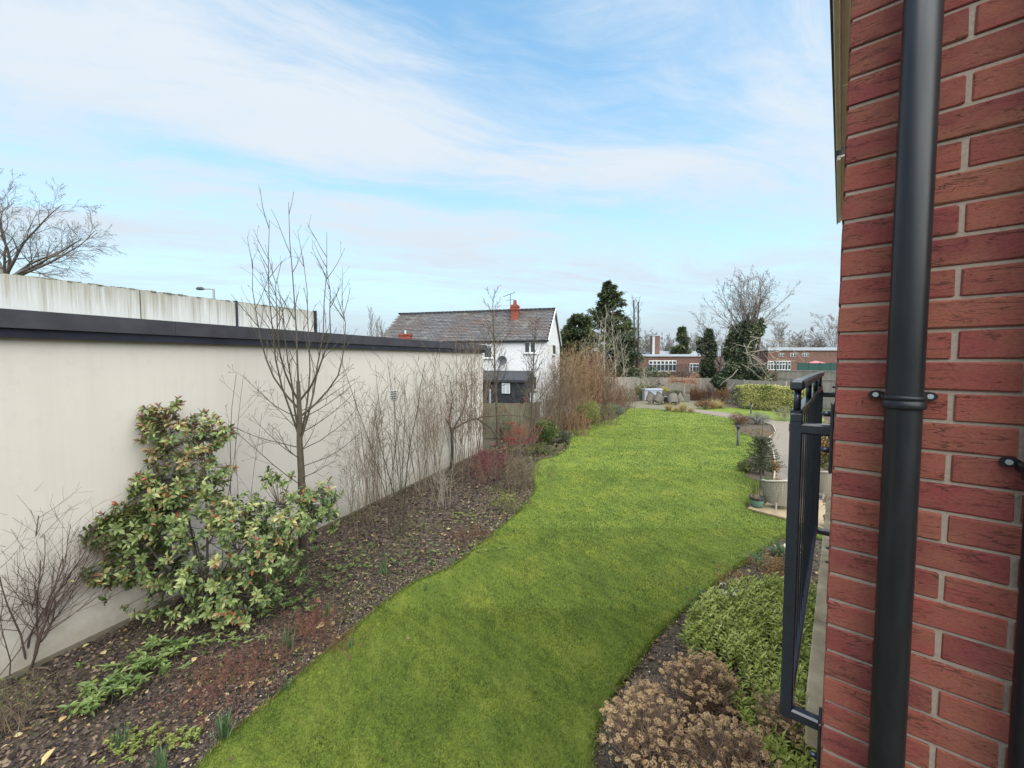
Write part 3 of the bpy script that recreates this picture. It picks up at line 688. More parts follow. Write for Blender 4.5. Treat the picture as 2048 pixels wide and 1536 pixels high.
# vent grille in the rendered wall
vc = onplane(786, 790, W0, WNm); ve = empty('wall_vent', vc, 'small white louvred vent set in the cream rendered wall', 'vent')
m = MB(); m.box(vc+WNm*.006, (.30, .012, .30), (E, WNm, UP)); m.build('frame', WHITEP, ve)
for i in range(4): m = MB(); m.box(vc+WNm*.018+UP*(-.1+.065*i), (.26, .02, .022), (E, WNm, UP)); m.build('louvre', FASCIA, ve)
# stained wall
sw0 = Vector((-10.24, 8, 0)); swd = Vector((.495, .869, 0)).normalized(); swn = Vector((swd.y, -swd.x, 0)); st_ = 5.60
sw = empty('stained_wall', sw0+UP*st_, 'tall white concrete wall with green and black streaks behind the flat roof', 'wall')
def swbox(name, a, b, t_, z0, z1, mat, bev=0):
    m = MB(); c = sw0+swd*((a+b)/2)+swn*t_[0]; m.box((c.x, c.y, (z0+z1)/2), (b-a, t_[1], z1-z0), (swd, swn, UP), bev=bev); return m.build(name, mat, sw)
js = [-7, -2.3, 2.2, 4.35, 6.80]
tops = [P(0, 549, 8).z, P(632, 622, 13.96).z]
for a, b in zip(js[:-1], js[1:]): swbox('panel', a+.012, b-.012, (0, .12), 0, st_, CONC)
for a in (4.35, 6.86): swbox('joint_post', a-.025, a+.03, (.02, .14), 0, st_+.04, FASCIA2)
m = MB()
for i in range(170):
    a = -6.9+i*.08; c = sw0+swd*a+swn*random.uniform(-.04, .05); s_ = random.uniform(.01, .035)
    m.box((c.x, c.y, st_+s_*.3), (random.uniform(.05, .12), .07, s_), (swd, swn, UP))
tag(m.build('mossy_crust', M_plain('crust', (.16, .15, .10), .95, .5, 20)), None, None, kind='stuff'); bpy.data.objects['mossy_crust'].parent = sw
bpy.data.objects['mossy_crust'].location = -sw.location
# street lamp
lp = P(428, 600, 24); ll = empty('street_lamp', (lp.x, lp.y, 0), 'grey street lamp with a single arm showing above the stained wall', 'street lamp')
zt_ = P(427, 578, 24).z; m = MB(); m.tube([(lp.x, lp.y, 0), (lp.x, lp.y, zt_)], [.09, .06], 10); m.build('pole', M_plain('galvanised', (.25, .26, .28), .5), ll)
le = P(396, 579, 24); m = MB(); m.tube([(lp.x, lp.y, zt_-.05), (lp.x-.1, lp.y, zt_), (le.x+.3, lp.y, zt_+.01)], .035, 8); m.build('arm', bpy.data.materials['galvanised'], ll)
m = MB(); m.tube([(le.x-.12, lp.y, zt_+.0), (le.x, lp.y, zt_+.03), (le.x+.25, lp.y, zt_+.03), (le.x+.4, lp.y, zt_)], [.03, .10, .10, .04], 10); m.build('lantern', M_plain('lamp_head', (.08, .08, .09), .5), ll)

# ------------------------------------------------------------------ white house with slate roof
al = R(14); HU = Vector((-math.cos(al), math.sin(al), 0)); HV = Vector((math.sin(al), math.cos(al), 0))   # HU runs from the front right corner to the left
HC = Vector((2.03, 23.5, 0)); HL, HD, HE, HR = 10.9, 6.0, 5.18, 7.33
def HP(u, v, z): q_ = HC+HU*u+HV*v; return Vector((q_.x, q_.y, z))
t = NT('white_brick_paint'); f = t.noise(5, 4); br_ = t.n('ShaderNodeTexBrick'); br_.inputs['Scale'].default_value = 1; br_.inputs['Brick Width'].default_value = .225; br_.inputs['Row Height'].default_value = .075; br_.inputs['Mortar Size'].default_value = .008
br_.inputs['Color1'].default_value = (.68, .66, .655, 1); br_.inputs['Color2'].default_value = (.60, .58, .57, 1); br_.inputs['Mortar'].default_value = (.40, .38, .38, 1)
mpn = t.n('ShaderNodeMapping'); mpn.inputs['Rotation'].default_value = (R(90), 0, al); t.l(t.tc.outputs['Object'], mpn.inputs[0]); t.l(mpn.outputs[0], br_.inputs['Vector'])
t.col(t.mix(t.math('MULTIPLY', f, .25), br_.outputs[0], (.6, .58, .55))); t.rough(.8); WBR = t.m
hs = empty('white_house', HC, 'white painted brick house with a grey slate roof beyond the border', 'house')
m = MB()
m.add([list(HP(0, 0, 0)), list(HP(HL, 0, 0)), list(HP(HL, HD, 0)), list(HP(0, HD, 0)), list(HP(0, 0, HE)), list(HP(HL, 0, HE)), list(HP(HL, HD, HE)), list(HP(0, HD, HE)), list(HP(0, HD/2, HR-.05)), list(HP(HL, HD/2, HR-.05))],
      [(0, 1, 5, 4), (1, 2, 6, 9, 5), (2, 3, 7, 6), (3, 0, 4, 8, 7), (4, 5, 9, 8), (6, 7, 8, 9)])
m.build('wall', WBR, hs)
t = NT('slate'); c = t.ramp(t.rnd(), [(0, (.070, .068, .072)), (.4, (.105, .10, .10)), (.75, (.14, .13, .125)), (1, (.19, .17, .16))]); f = t.noise(.55, 4, .6); g = t.noise(1.2, 4, .6, (1, 1, .3))
c = t.mix(t.math('MULTIPLY', t.math('SUBTRACT', f, .45), 3.5, True), c, (.105, .07, .055)); c = t.mix(t.math('MULTIPLY', t.math('SUBTRACT', g, .55), 4, True), c, (.21, .20, .17)); t.col(c); t.rough(.7); SLATE = t.m
m = MB(); sl = math.hypot(HD/2, HR-HE); sv = (HV*(HD/2)+UP*(HR-HE)).normalized(); sn = HU.cross(sv); sn = sn if sn.z > 0 else -sn
for side in (0, 1):
    svv = sv if side == 0 else (-HV*(HD/2)+UP*(HR-HE)).normalized(); snn = HU.cross(svv); snn = snn if snn.z > 0 else -snn
    rows_ = int((sl+.15)/.19)
    for j in range(rows_+1):
        u = -.12+(.15 if j % 2 else 0)
        while u < HL+.1:
            w_ = .29; c = (HP(u+w_/2, 0 if side == 0 else HD, HE) + svv*(-.12+.19*j+.1)) + snn*(.03+random.uniform(0, .012))
            tilt = (svv-snn*.17).normalized()
            if side == 0 or j % 2 == 0: m.box(c, (w_-.014, .24, .018), (HU, tilt, HU.cross(tilt)), r=min(1, max(0, .35+.25*math.sin(j*2.7)*.5+random.gauss(0, .16))))
            u += .30
roof = MB(); roof.box((HP(HL/2, HD/4, (HE+HR)/2)), (HL+.2, sl+.1, .03), (HU, sv, HU.cross(sv))); sv2 = (-HV*(HD/2)+UP*(HR-HE)).normalized()
roof.box((HP(HL/2, HD*.75, (HE+HR)/2)), (HL+.2, sl+.1, .03), (HU, sv2, HU.cross(sv2)))
rf = roof.build('roof', FASCIA, hs)
tag(m.build('slates', SLATE, rf), kind='stuff')
m = MB(); m.box(HP(HL/2, HD/2, HR+.05), (HL+.25, .22, .08), (HU, HV, UP)); m.build('ridge', M_plain('ridge_tile', (.06, .06, .065), .7), rf)
m = MB(); m.box(HP(HL/2, -.13, HE-.03), (HL+.2, .12, .1), (HU, HV, UP)); m.build('gutter', BLACKP, rf)
for (vv, sgn) in ((0, 1), (HD, -1)):
    m = MB(); p_ = [HP(-.13, vv-sgn*.12, HE-.02), HP(-.13, HD/2, HR+.06)]; d_ = (p_[1]-p_[0]); Lb = d_.length; d_.normalize(); m.box((p_[0]+p_[1])/2, (Lb, .05, .14), (d_, HU, HU.cross(d_))); m.build('bargeboard', WHITEP, rf)
CHB = M_plain('chimney_brick', (.22, .06, .038), .9, .4, 9)
def chimney(u, v, z0, z1, w1, w2, name='chimney', pots=1):
    m = MB(); m.box(HP(u, v, (z0+z1)/2), (w1, w2, z1-z0), (HU, HV, UP)); m.box(HP(u, v, z1-.28), (w1+.14, w2+.14, .12), (HU, HV, UP)); m.box(HP(u, v, z1-.1), (w1+.08, w2+.08, .12), (HU, HV, UP)); c = m.build(name, CHB, rf)
    for i in range(pots):
        m = MB(); q_ = HP(u, v, z1); m.tube([q_, q_+UP*.32], [.13, .10], 12); m.build('chimney_pot', CHB, c)
    return c
chimney(2.45, HD/2-.75, HR-.9, HR+.30, .42, .55)
# tv aerial
q_ = HP(2.8, HD/2-.6, HR-.2); m = MB(); m.tube([q_, q_+UP*1.25], .02, 5); m.tube([q_+UP*1.2+HU*.5-UP*.1, q_+UP*1.25-HU*.3+UP*.1], .015, 5)
for i in range(5): m.tube([q_+UP*(1.13+.045*i)+HU*(.4-.17*i)-UP*.0-HV*.14, q_+UP*(1.13+.045*i)+HU*(.4-.17*i)+HV*.14], .012, 4)
m.tube([q_+UP*.85+HU*.3, q_+UP*.9-HU*.25], .015, 5); m.build('aerial', GLASS, rf)
def hwindow(px0, py0, px1, py1, panes=2, gable=False, name='window', redcurtain=False):
    p0, nn = (HC, HV) if not gable else (HC, HU)
    A = onplane(px0, py0, p0, nn); B = onplane(px1, py1, p0, nn); c = (A+B)/2; out = -HV if not gable else -HU; al_ = HU if not gable else HV
    wd = abs((B-A).dot(al_)); ht = abs(B.z-A.z)
    m = MB(); m.box(c+out*.02, (wd, .06, ht), (al_, out, UP)); wdw = m.build(name, WHITEP, hs)
    for i in range(panes):
        m = MB(); cc = c+al_*(wd*((i+.5)/panes-.5))+out*.052; m.box(cc, (wd/panes-.10, .012, ht-.12), (al_, out, UP)); m.build('pane', GLASS, wdw)
    m = MB(); m.box(c+out*.07-UP*(ht/2+.03), (wd+.1, .14, .05), (al_, out, UP)); m.build('sill', WHITEP, wdw)
hwindow(1049, 684, 1072, 706, 2); hwindow(962, 682, 984, 690, 2); hwindow(968, 693, 985, 716, 1); hwindow(1058, 752, 1074, 780, 2)
hwindow(1104, 688, 1109.5, 710, 1, True)
m = MB(); c = onplane(1008, 721, HC, HV)-HV*.3
dish = MB(); ds = []
for i in range(5):
    for j in range(16): a = 2*math.pi*j/16; rr = .29*i/4; ds.append(list(c+HU*math.cos(a)*rr+UP*math.sin(a)*rr*.95-HV*(.10*(i/4)**2)))
dish.add(ds, [(i*16+j, i*16+(j+1) % 16, (i+1)*16+(j+1) % 16, (i+1)*16+j) for i in range(4) for j in range(16)]); dd = dish.build('satellite_dish', M_plain('dish_grey', (.09, .10, .11), .5), hs)
m = MB(); m.tube([c-UP*.1, c-HV*.45], .015, 5); m.tube([c, c+HV*.3], .03, 5); m.box(c-HV*.47, (.06, .1, .06)); m.build('feed_arm', GLASS, dd)
# lean-to annexe in front of the house
LU = HU; m = MB(); A = onplane(1050, 760, HC-HV*2.0, HV); B = onplane(940, 760, HC-HV*2.0, HV); L0 = (A-HC).dot(HU); L1 = (B-HC).dot(HU)
DARKC = M_plain('black_cladding', (.022, .024, .028), .6, .4, 5); LS = M_plain('lean_to_slate', (.035, .037, .043), .6, .4, 6)
ax_ = empty('lean_to_shed', HP((L0+L1)/2, -1, 0), 'dark lean-to outbuilding with a slate roof against the white house', 'shed')
zl = P(1000, 742, 23.9).z; zlo = 2.9
m = MB(); m.prism([(p.x, p.y) for p in (HP(L0, -2.0, 0), HP(L1, -2.0, 0), HP(L1, -.05, 0), HP(L0, -.05, 0))], 0, zlo); m.build('wall', DARKC, ax_)
m = MB(); a_, b_, c_, d_ = HP(L0-.1, -2.15, zlo-.02), HP(L1, -2.15, zlo-.02), HP(L1, -.05, zl), HP(L0-.1, -.05, zl)
m.add([list(x) for x in (a_, b_, c_, d_)]+[list(x-UP*.08) for x in (a_, b_, c_, d_)], [(0, 1, 2, 3), (7, 6, 5, 4), (0, 4, 5, 1), (1, 5, 6, 2), (2, 6, 7, 3), (3, 7, 4, 0)]); rr_ = m.build('roof', LS, ax_)
m = MB()
for j in range(8):
    for i in range(26):
        u = L0-.1+(i+.5)*(L1-L0+.1)/26+(.05 if j % 2 else -.05); f_ = (j+.5)/8; c = HP(u, -2.15+2.1*f_, zlo+(zl-zlo)*f_+.012); dv = (c_-b_).normalized(); m.box(c, (abs(L1-L0)/26-.01, .28, .012), (HU, dv, HU.cross(dv)))
tag(m.build('slates', LS, rr_), kind='stuff')
A = onplane(1004, 766, HC-HV*2.02, HV); B = onplane(1020, 787, HC-HV*2.02, HV); m = MB(); m.box((A+B)/2-HV*.02, (abs((A-B).dot(HU)), .06, abs(A.z-B.z)), (HU, HV, UP)); wdw = m.build('window', WHITEP, ax_)
for s_ in (-1, 1): m = MB(); m.box((A+B)/2-HV*.055+HU*s_*.11, (.16, .012, .5), (HU, HV, UP)); m.build('pane', M_plain('pale_glass', (.4, .42, .44), .2), wdw)
A = onplane(980, 775, HC-HV*2.08, HV); m = MB(); m.tube([(A.x, A.y, 0), (A.x, A.y, 2.4)], .05, 8); m.build('downpipe', M_plain('grey_pipe', (.35, .36, .38), .5), ax_)
for i in range(0): pass
# red brick chimney stack standing in front of the house's left eave
cc = P(811, 690, 22.0); ch = empty('chimney_stack', (cc.x, cc.y, 0), 'low red brick chimney poking above the flat roof before the slates', 'chimney')
zz_ = P(811, 668, 22.0).z; m = MB(); m.box((cc.x, cc.y, zz_/2), (.62, .45, zz_)); m.box((cc.x, cc.y, zz_-.05), (.7, .53, .1)); m.build('stack', CHB, ch)
m = MB(); m.tube([(cc.x, cc.y, zz_), (cc.x, cc.y, zz_+.2)], .05, 8); m.build('flue', M_plain('flue_steel', (.5, .5, .5), .4), ch)
# distant small red brick house right of the white one
rh = P(1132, 690, 60); rhs = empty('red_brick_house', (rh.x, rh.y, 0), 'distant red brick house with one white window beside the white gable', 'house')
m = MB(); zt2 = P(1132, 684, 60).z; m.box((rh.x, rh.y+3, zt2/2), (4, 6, zt2)); m.build('wall', CHB, rhs); m = MB(); a_ = P(1126, 700, 60)
m.box((P(1126.5, 700, 60).x, rh.y-.02, P(1126, 700, 60).z), (.9, .08, 1.3)); wv = m.build('window', WHITEP, rhs); m = MB(); m.box((P(1126.5, 700, 60).x, rh.y-.08, P(1126, 700, 60).z), (.6, .03, 1.0)); m.build('pane', GLASS, wv)
m = MB(); m.box((rh.x, rh.y+3, zt2+.1), (4.4, 6.4, .2)); m.build('roof', FASCIA, rhs)
# white picket fence and little shed roof by the annexe
pk = P(1075, 790, 21.4); pf = empty('picket_fence', (pk.x, pk.y, 0), 'short white picket fence below the white house window', 'fence')
for i in range(12):
    q_ = P(1061+i*2.6, 790, 21.4); m = MB(); m.box((q_.x, q_.y, 1.6), (.045, .02, 1.3)); m.build('picket', WHITEP, pf)
m = MB(); m.box((pk.x, pk.y+.03, 1.95), (.85, .03, .06)); m.build('rail', WHITEP, pf)

# ------------------------------------------------------------------ fences
t = NT('weathered_board'); f = t.noise(3, 5, .65, (8, 8, .6)); c = t.mix(t.rnd(), t.ramp(f, [(.3, (.20, .165, .135)), (.7, (.36, .31, .25))]), t.ramp(f, [(.3, (.25, .215, .18)), (.7, (.42, .37, .31))]))
sp_ = t.noise(2, 4); t.col(t.mix(t.math('MULTIPLY', t.math('SUBTRACT', sp_, .45), 1.6, True), c, (.14, .15, .08))); t.rough(.9); t.bump(f, .4, .01); BOARD = t.m
t = NT('mossy_board'); f = t.noise(3, 5, .65, (8, 8, .6)); t.col(t.mix(t.rnd(), t.ramp(f, [(.3, (.10, .10, .05)), (.7, (.20, .19, .11))]), t.ramp(f, [(.3, (.13, .12, .08)), (.7, (.25, .22, .16))]))); t.rough(.9); MBOARD = t.m
def fence(name, lab, pts, z, bw, mat, objs=True, post=1.8, zbase=0, rails=()):
    root = empty(name, pts[0], lab, 'fence'); acc = MB()
    for a, b in zip(pts[:-1], pts[1:]):
        d = (b-a); d.z = 0; L = d.length; d.normalize(); nn = Vector((d.y, -d.x, 0)); k = int(L/bw)
        if nn.y > 0: nn = -nn
        for i in range(k):
            c = a+d*(L*(i+.5)/k); zz_ = z+random.uniform(-.015, .015)
            m = MB() if objs else acc
            m.box((c.x+nn.x*random.uniform(0, .012), c.y+nn.y*.01, (zz_+zbase)/2), (L/k*.93, .018, zz_-zbase), (d, nn, UP))
            if objs: m.build('board', mat, root)
        kk = max(1, round(L/post))
        for i in range(kk+1):
            c = a+d*(L*i/kk)-nn*.05; m = MB(); m.box((c.x, c.y, (z+.05)/2), (.1, .1, z+.05), (d, nn, UP)); m.build('post', mat, root)
        for rz in rails:
            m = MB(); c = (a+b)/2+nn*.035; m.box((c.x, c.y, rz), (L, .05, .09), (d, nn, UP)); m.build('rail', mat, root)
    if not objs: tag(acc.build('boards', mat, root), kind='stuff')
    return root
fence('board_fence', 'mossy close-boarded fence between the border and the white house', [P(930, 800, 20.6), P(1052, 800, 20.2), P(1130, 800, 24)], 1.8, .15, MBOARD, True)
fence('board_fence', 'long weathered close-boarded fence along the far end of the garden', [P(1185, 800, 46.5), P(1300, 800, 45.5), P(1425, 800, 42.5), P(1486, 800, 37.5), P(1570, 800, 33.8)], 2.3, .10, BOARD, False, 3)
fence('panel_fence', 'taller grey panel fence with rails behind the variegated hedge', [P(1555, 790, 39), P(1603, 790, 37), P(1700, 790, 33)], 3.15, .12, BOARD, True, 2.3, rails=(3.18, 2.42))
# ------------------------------------------------------------------ plants: generators
def grow(T, p, d, L, r0, spec, lev, tips, rnd=random):
    s = spec[lev]; n = s['n']; step = L/(n-1); pts = [p.copy()]; rad = [r0]; d = d.normalized(); dirs = [d.copy()]
    rm = abs(p.y)*.00030; r0 = max(r0, rm); r1 = max(r0*s.get('taper', .3), rm*.8)
    for i in range(1, n):
        w_ = s.get('wob', .1)
        d = Vector((d.x+rnd.gauss(0, w_), d.y+rnd.gauss(0, w_), d.z+rnd.gauss(0, w_)+s.get('up', 0))).normalized()
        p = p+d*step; pts.append(p.copy()); dirs.append(d.copy()); rad.append(r0+(r1-r0)*i/(n-1))
    T.add([tuple(q) for q in pts], rad)
    if lev+1 < len(spec):
        c = spec[lev+1]; k = c['k']; k = k if isinstance(k, int) else rnd.randint(*k); az = rnd.random()*6.28
        for j in range(k):
            t_ = c.get('t0', .25)+(1-c.get('t0', .25))*(j+rnd.random())/k; f = t_*(n-1); i = min(int(f), n-2); q = pts[i].lerp(pts[i+1], f-i); dd = dirs[i+1]
            az += 2.4+rnd.gauss(0, .4); a = c.get('ang', .7)*(1+rnd.gauss(0, .18))
            ref = Vector((0, 0, 1)) if abs(dd.z) < .95 else Vector((1, 0, 0)); sd = dd.cross(ref).normalized(); up = sd.cross(dd)
            nd = dd*math.cos(a)+(sd*math.cos(az)+up*math.sin(az))*math.sin(a)
            rr = (r0+(r1-r0)*t_)*c.get('r', .55); LL = L*c.get('len', .5)*(1-c.get('fall', .5)*t_)*rnd.uniform(.75, 1.2)
            grow(T, q, nd, LL, rr, spec, lev+1, tips, rnd)
    if lev >= len(spec)-1: tips.append((pts[-1], dirs[-1]))
BARK_G = M_bark('green_grey_bark', (.055, .045, .030), (.12, .10, .066)); BARK_D = M_bark('dark_bark', (.05, .04, .032), (.11, .09, .07)); BARK_T = M_bark('tan_stem', (.13, .09, .06), (.25, .185, .125))
BARK_O = M_bark('orange_stem', (.19, .11, .06), (.32, .21, .12)); BARK_P = M_bark('purple_twig', (.075, .048, .040), (.15, .10, .08)); BARK_R = M_bark('red_stem', (.13, .05, .038), (.22, .095, .065)); BARK_L = M_bark('pale_bark', (.24, .20, .15), (.40, .35, .27)); BARK_F = M_bark('far_twig', (.16, .135, .12), (.25, .22, .195))
LIMB_G = M_bark('green_limb', (.13, .13, .06), (.24, .24, .12))
def tree(name, base, d, L, r, spec, mat, lab, cat='tree', group=None, k=5, trunk_name='trunk', parts=True):
    root = empty(name, base, lab, cat, group); T = Tubes(); tips = []
    base = Vector(base); Tt = Tubes(); grow_split(Tt, T, base, Vector(d), L, r, spec, tips)
    Tt.build(trunk_name, mat, root, max(k+3, 8)); T.build('branches', mat, root, k); return root, tips
def grow_split(Tt, T, p, d, L, r, spec, tips):
    class Sp:
        first = True
        def add(s, pts, rad):
            if Sp.first: Tt.add(pts, rad); Sp.first = False
            else: T.add(pts, rad)
    grow(Sp(), p, d, L, r, spec, 0, tips)

def crown_tree(name, base, H, wd, mat, lab, group=None, nl=11, low=.28, dens=(9, 8, 4), r=.2, droop=-.02, k=3):
    b = Vector(base); root = empty(name, b, lab, 'tree', group); Tt = Tubes(); T = Tubes(); tips = []
    Tt.add([tuple(b), tuple(b+Vector((.05, 0, H*low*.6))), tuple(b+Vector((0, 0, H*low))), tuple(b+Vector((.1, 0, H*.55)))], [r*1.1, r, r*.85, r*.3]); Tt.build('trunk', mat, root, 8)
    for i in range(nl):
        a = i*2.4+random.random()*.6; f = random.random(); ang = .15+.85*f*wd; z = H*(low+.22*(1-f)*random.random()); L_ = (H-z)*random.uniform(.72, .95)*(1-.22*f)
        grow(T, b+Vector((0, 0, z)), Vector((math.cos(a)*math.sin(ang), math.sin(a)*math.sin(ang), math.cos(ang))), L_, r*.42, [dict(n=8, wob=.07, up=.03, taper=.15), dict(n=6, k=dens[0], len=.42, ang=.6, wob=.09, up=.02, r=.4, t0=.18, fall=.5, taper=.3), dict(n=5, k=dens[1], len=.42, ang=.6, wob=.1, up=droop, r=.45, fall=.4, taper=.4), dict(n=3, k=dens[2], len=.42, ang=.6, up=droop*2, r=.6)], 0, tips)
    T.build('branches', mat, root, k); return root
# young tree standing against the wall
random.seed(21)
b = G(607, 1146); root = empty('young_tree', b, 'slender leafless young tree with upright branches in front of the cream wall', 'tree')
T = Tubes(); Tt = Tubes(); tips = []
trunk = [b+Vector((0.0, 0, z*1.0)) for z in (0, .5, 1.1, 1.8, 2.4, 3.0, 3.5)]
trunk = [q+Vector((.012*math.sin(3*i), .01*math.cos(2*i), 0)) for i, q in enumerate(trunk)]
Tt.add([tuple(q) for q in trunk], [.080, .070, .064, .058, .050, .040, .030])
tw = [dict(n=6, wob=.03, up=.06, taper=.28), dict(n=5, k=(5, 8), len=.42, ang=.55, wob=.06, up=.06, r=.42, t0=.2, fall=.45, taper=.35), dict(n=4, k=(1, 3), len=.5, ang=.6, wob=.06, up=.03, r=.6, t0=.2, taper=.5)]
# upright leaders
for i, (tx, tz, sx) in enumerate([(-.50, 6.35, 0), (-.08, 6.6, .1), (.36, 6.25, .2), (-.72, 5.6, 0), (.62, 5.5, 0), (.12, 5.7, .3), (-.25, 5.6, -.3), (.8, 4.9, .2), (-.05, 5.2, -.2)]):
    z0 = random.uniform(2.35, 3.3); p0 = b+Vector((0, 0, z0)); p3 = b+Vector((tx, sx+random.uniform(-.3, .3), tz)); m1 = p0+Vector((tx*.85, sx*.8, (tz-z0)*.25)); m2 = p0+Vector((tx*1.1, sx, (tz-z0)*.55))
    pts = []
    for k in range(8):
        t_ = k/7; pts.append((1-t_)**3*p0+3*(1-t_)**2*t_*m1+3*(1-t_)*t_*t_*m2+t_**3*p3+Vector((random.gauss(0, .012), random.gauss(0, .012), 0)))
    T.add([tuple(q) for q in pts], [.020-.0165*k/7 for k in range(8)])
    for j in range(9):
        f = random.uniform(.22, .97)*7; i0 = int(f); q = pts[i0].lerp(pts[min(i0+1, 7)], f-i0); dd = (pts[min(i0+1, 7)]-pts[i0]).normalized(); a = random.uniform(0, 6.28)
        nd = dd+Vector((math.cos(a), math.sin(a), 0))*random.uniform(.5, .8); grow(T, q, nd, random.uniform(.35, .85), .0065, tw[1:], 0, tips)
# low spreading branches
for i, (az, z0, L_) in enumerate([(178, 1.62, 1.75), (165, 2.1, 1.35), (10, 1.95, 1.3), (-12, 2.25, 1.35), (200, 2.3, 1.2), (340, 1.75, 1.1), (150, 2.6, 1.3), (30, 2.55, 1.3), (260, 2.1, .9), (90, 2.2, .9), (185, 2.85, 1.2), (-5, 2.8, 1.2), (20, 2.95, 1.1), (300, 2.5, .8)]):
    d = Vector((math.cos(R(az)), math.sin(R(az))*.8, .42 if i > 0 else .55)); grow(T, b+Vector((0, 0, z0)), d, L_, .0095, [dict(n=7, wob=.06, up=.05, taper=.3), dict(n=5, k=(4, 7), len=.36, ang=.75, wob=.09, up=.07, r=.5, t0=.2, fall=.5, taper=.4), dict(n=4, k=(2, 3), len=.5, ang=.7, wob=.1, up=.05, r=.6, t0=.3, taper=.5)], 0, tips)
Tt.build('trunk', BARK_G, root, 12); T.build('branches', BARK_G, root, 5)
mb = MB()
for (q, d) in random.sample(tips, 120): mb.tube([q, q+d*.02, q+d*.035], [.003, .0055, .001], 4, cap=False)
tag(mb.build('buds', BARK_P, root), kind='stuff')

# large evergreen shrub with reddish new leaves
PHL = M_leaf('shrub_leaf', [(0, (.035, .058, .020)), (.3, (.085, .125, .038)), (.55, (.155, .20, .062)), (.75, (.25, .29, .10)), (.9, (.40, .42, .19)), (.945, (.27, .13, .05)), (1, (.33, .07, .04))], .32, .22)
random.seed(5); np.random.seed(5)
b = G(405, 1238); root = empty('evergreen_shrub', b, 'large leafy evergreen shrub with reddish tips growing against the cream wall', 'shrub')
def PP(px, py, D): return P(px, py, D)
blobs = [(385, 1100, 1.65, .62, .76, 5.9, 235), (340, 960, .62, .4, .5, 6.0, 85), (355, 868, .74, .38, .38, 6.1, 72), (280, 850, .22, .2, .2, 6.1, 14), (445, 870, .2, .2, .2, 6.1, 12), (290, 1010, .9, .5, .45, 5.9, 100), (560, 1030, .74, .45, .48, 6.3, 85), (640, 1000, .38, .3, .32, 6.6, 40), (225, 1050, .72, .4, .34, 5.7, 100), (430, 960, .3, .3, .3, 6.1, 22), (470, 1030, .55, .4, .42, 6.1, 60), (530, 1120, .6, .4, .4, 6.1, 60), (250, 1120, .5, .35, .35, 5.7, 40), (185, 1060, .35, .3, .2, 5.6, 26), (200, 1130, .3, .3, .2, 5.5, 18), (640, 1040, .35, .3, .25, 6.5, 22),
         (430, 1195, 1.05, .5, .38, 5.7, 115), (410, 885, .28, .25, .3, 6.1, 16), (290, 830, .2, .2, .15, 6.1, 10), (345, 808, .14, .14, .1, 6.1, 6), (555, 960, .3, .3, .14, 6.5, 12)]
TIP = []; T = Tubes(); STEM = MB(); bv = b
for (cx, cy, rx, ry, rz, D, n) in blobs:
    c = PP(cx, cy, D)
    for i in range(n):
        v = Vector(np.random.randn(3)).normalized(); rr = random.uniform(.3, 1.0)**.6*(random.uniform(1.1, 1.4) if random.random() < .17 else 1); q = c+Vector((v.x*rx*rr, v.y*ry*rr, v.z*rz*rr))
        if q.z < .12: q.z = random.uniform(.1, .3)
        # keep in front of the wall
        off = (q-W0).dot(WNm)
        if off < .12: q = q+WNm*(.15-off)
        d = (Vector((v.x, v.y*1.0-.15, v.z*.5+.55))).normalized(); TIP.append((q, d))
mains = []
for i, (cx, cy, D) in enumerate([(385, 1060, 5.9), (330, 960, 6.0), (345, 850, 6.1), (560, 1010, 6.3), (250, 1040, 5.7), (430, 1180, 5.7), (640, 985, 6.5), (410, 880, 6.1), (480, 1100, 5.8), (320, 1120, 5.8)]):
    e = PP(cx, cy, D); p0 = b+Vector((random.uniform(-.12, .12), random.uniform(-.08, .08), 0)); pts = [p0.lerp(e, t_)+Vector((math.sin(t_*3+i)*.05, 0, .10*math.sin(t_*3.1))) for t_ in np.linspace(0, 1, 9)]
    T.add([tuple(q) for q in pts], list(np.linspace(.022, .006, 9))); mains.append(pts)
allm = [q for pts in mains for q in pts[3:]]
for (q, d) in TIP:
    m_ = min(allm, key=lambda a: (a-q).length+random.random()*.15); mid = m_.lerp(q, .6)+Vector((0, 0, -.03)); T.add([tuple(m_), tuple(mid), tuple(q)], [.006, .004, .0025])
tag(T.build('stems', BARK_D, root, 5), kind='stuff')
pos = []; Y = []; Zs = []; L = []; rn = []
for (q, d) in TIP:
    k = random.randint(8, 14); ref = Vector((1, 0, 0)) if abs(d.x) < .7 else Vector((0, 1, 0)); s1 = d.cross(ref).normalized(); s2 = d.cross(s1); a0 = random.random()*6; hue = random.gauss(.5, .17)+.12*(q.z-1.2)*.5
    for j in range(k):
        a = a0+j*2.4; el = random.uniform(-.35, .55) if j > 2 else random.uniform(.5, 1.1); y = (s1*math.cos(a)+s2*math.sin(a))*math.cos(el)+d*math.sin(el); y.z -= .18
        back = random.uniform(0, .11)*(j/k); pos.append(q-d*back); Y.append(y); Zs.append(d+Vector((0, 0, .3))); L.append(random.uniform(.06, .125)); rn.append(min(.93, max(0, hue+random.gauss(0, .2))) if (random.random() > .06 or j > 6) else random.uniform(.9, 1))
pos = np.array(pos); Y = np.array(Y); Zs = np.array(Zs); L = np.array(L); rn = np.array(rn)
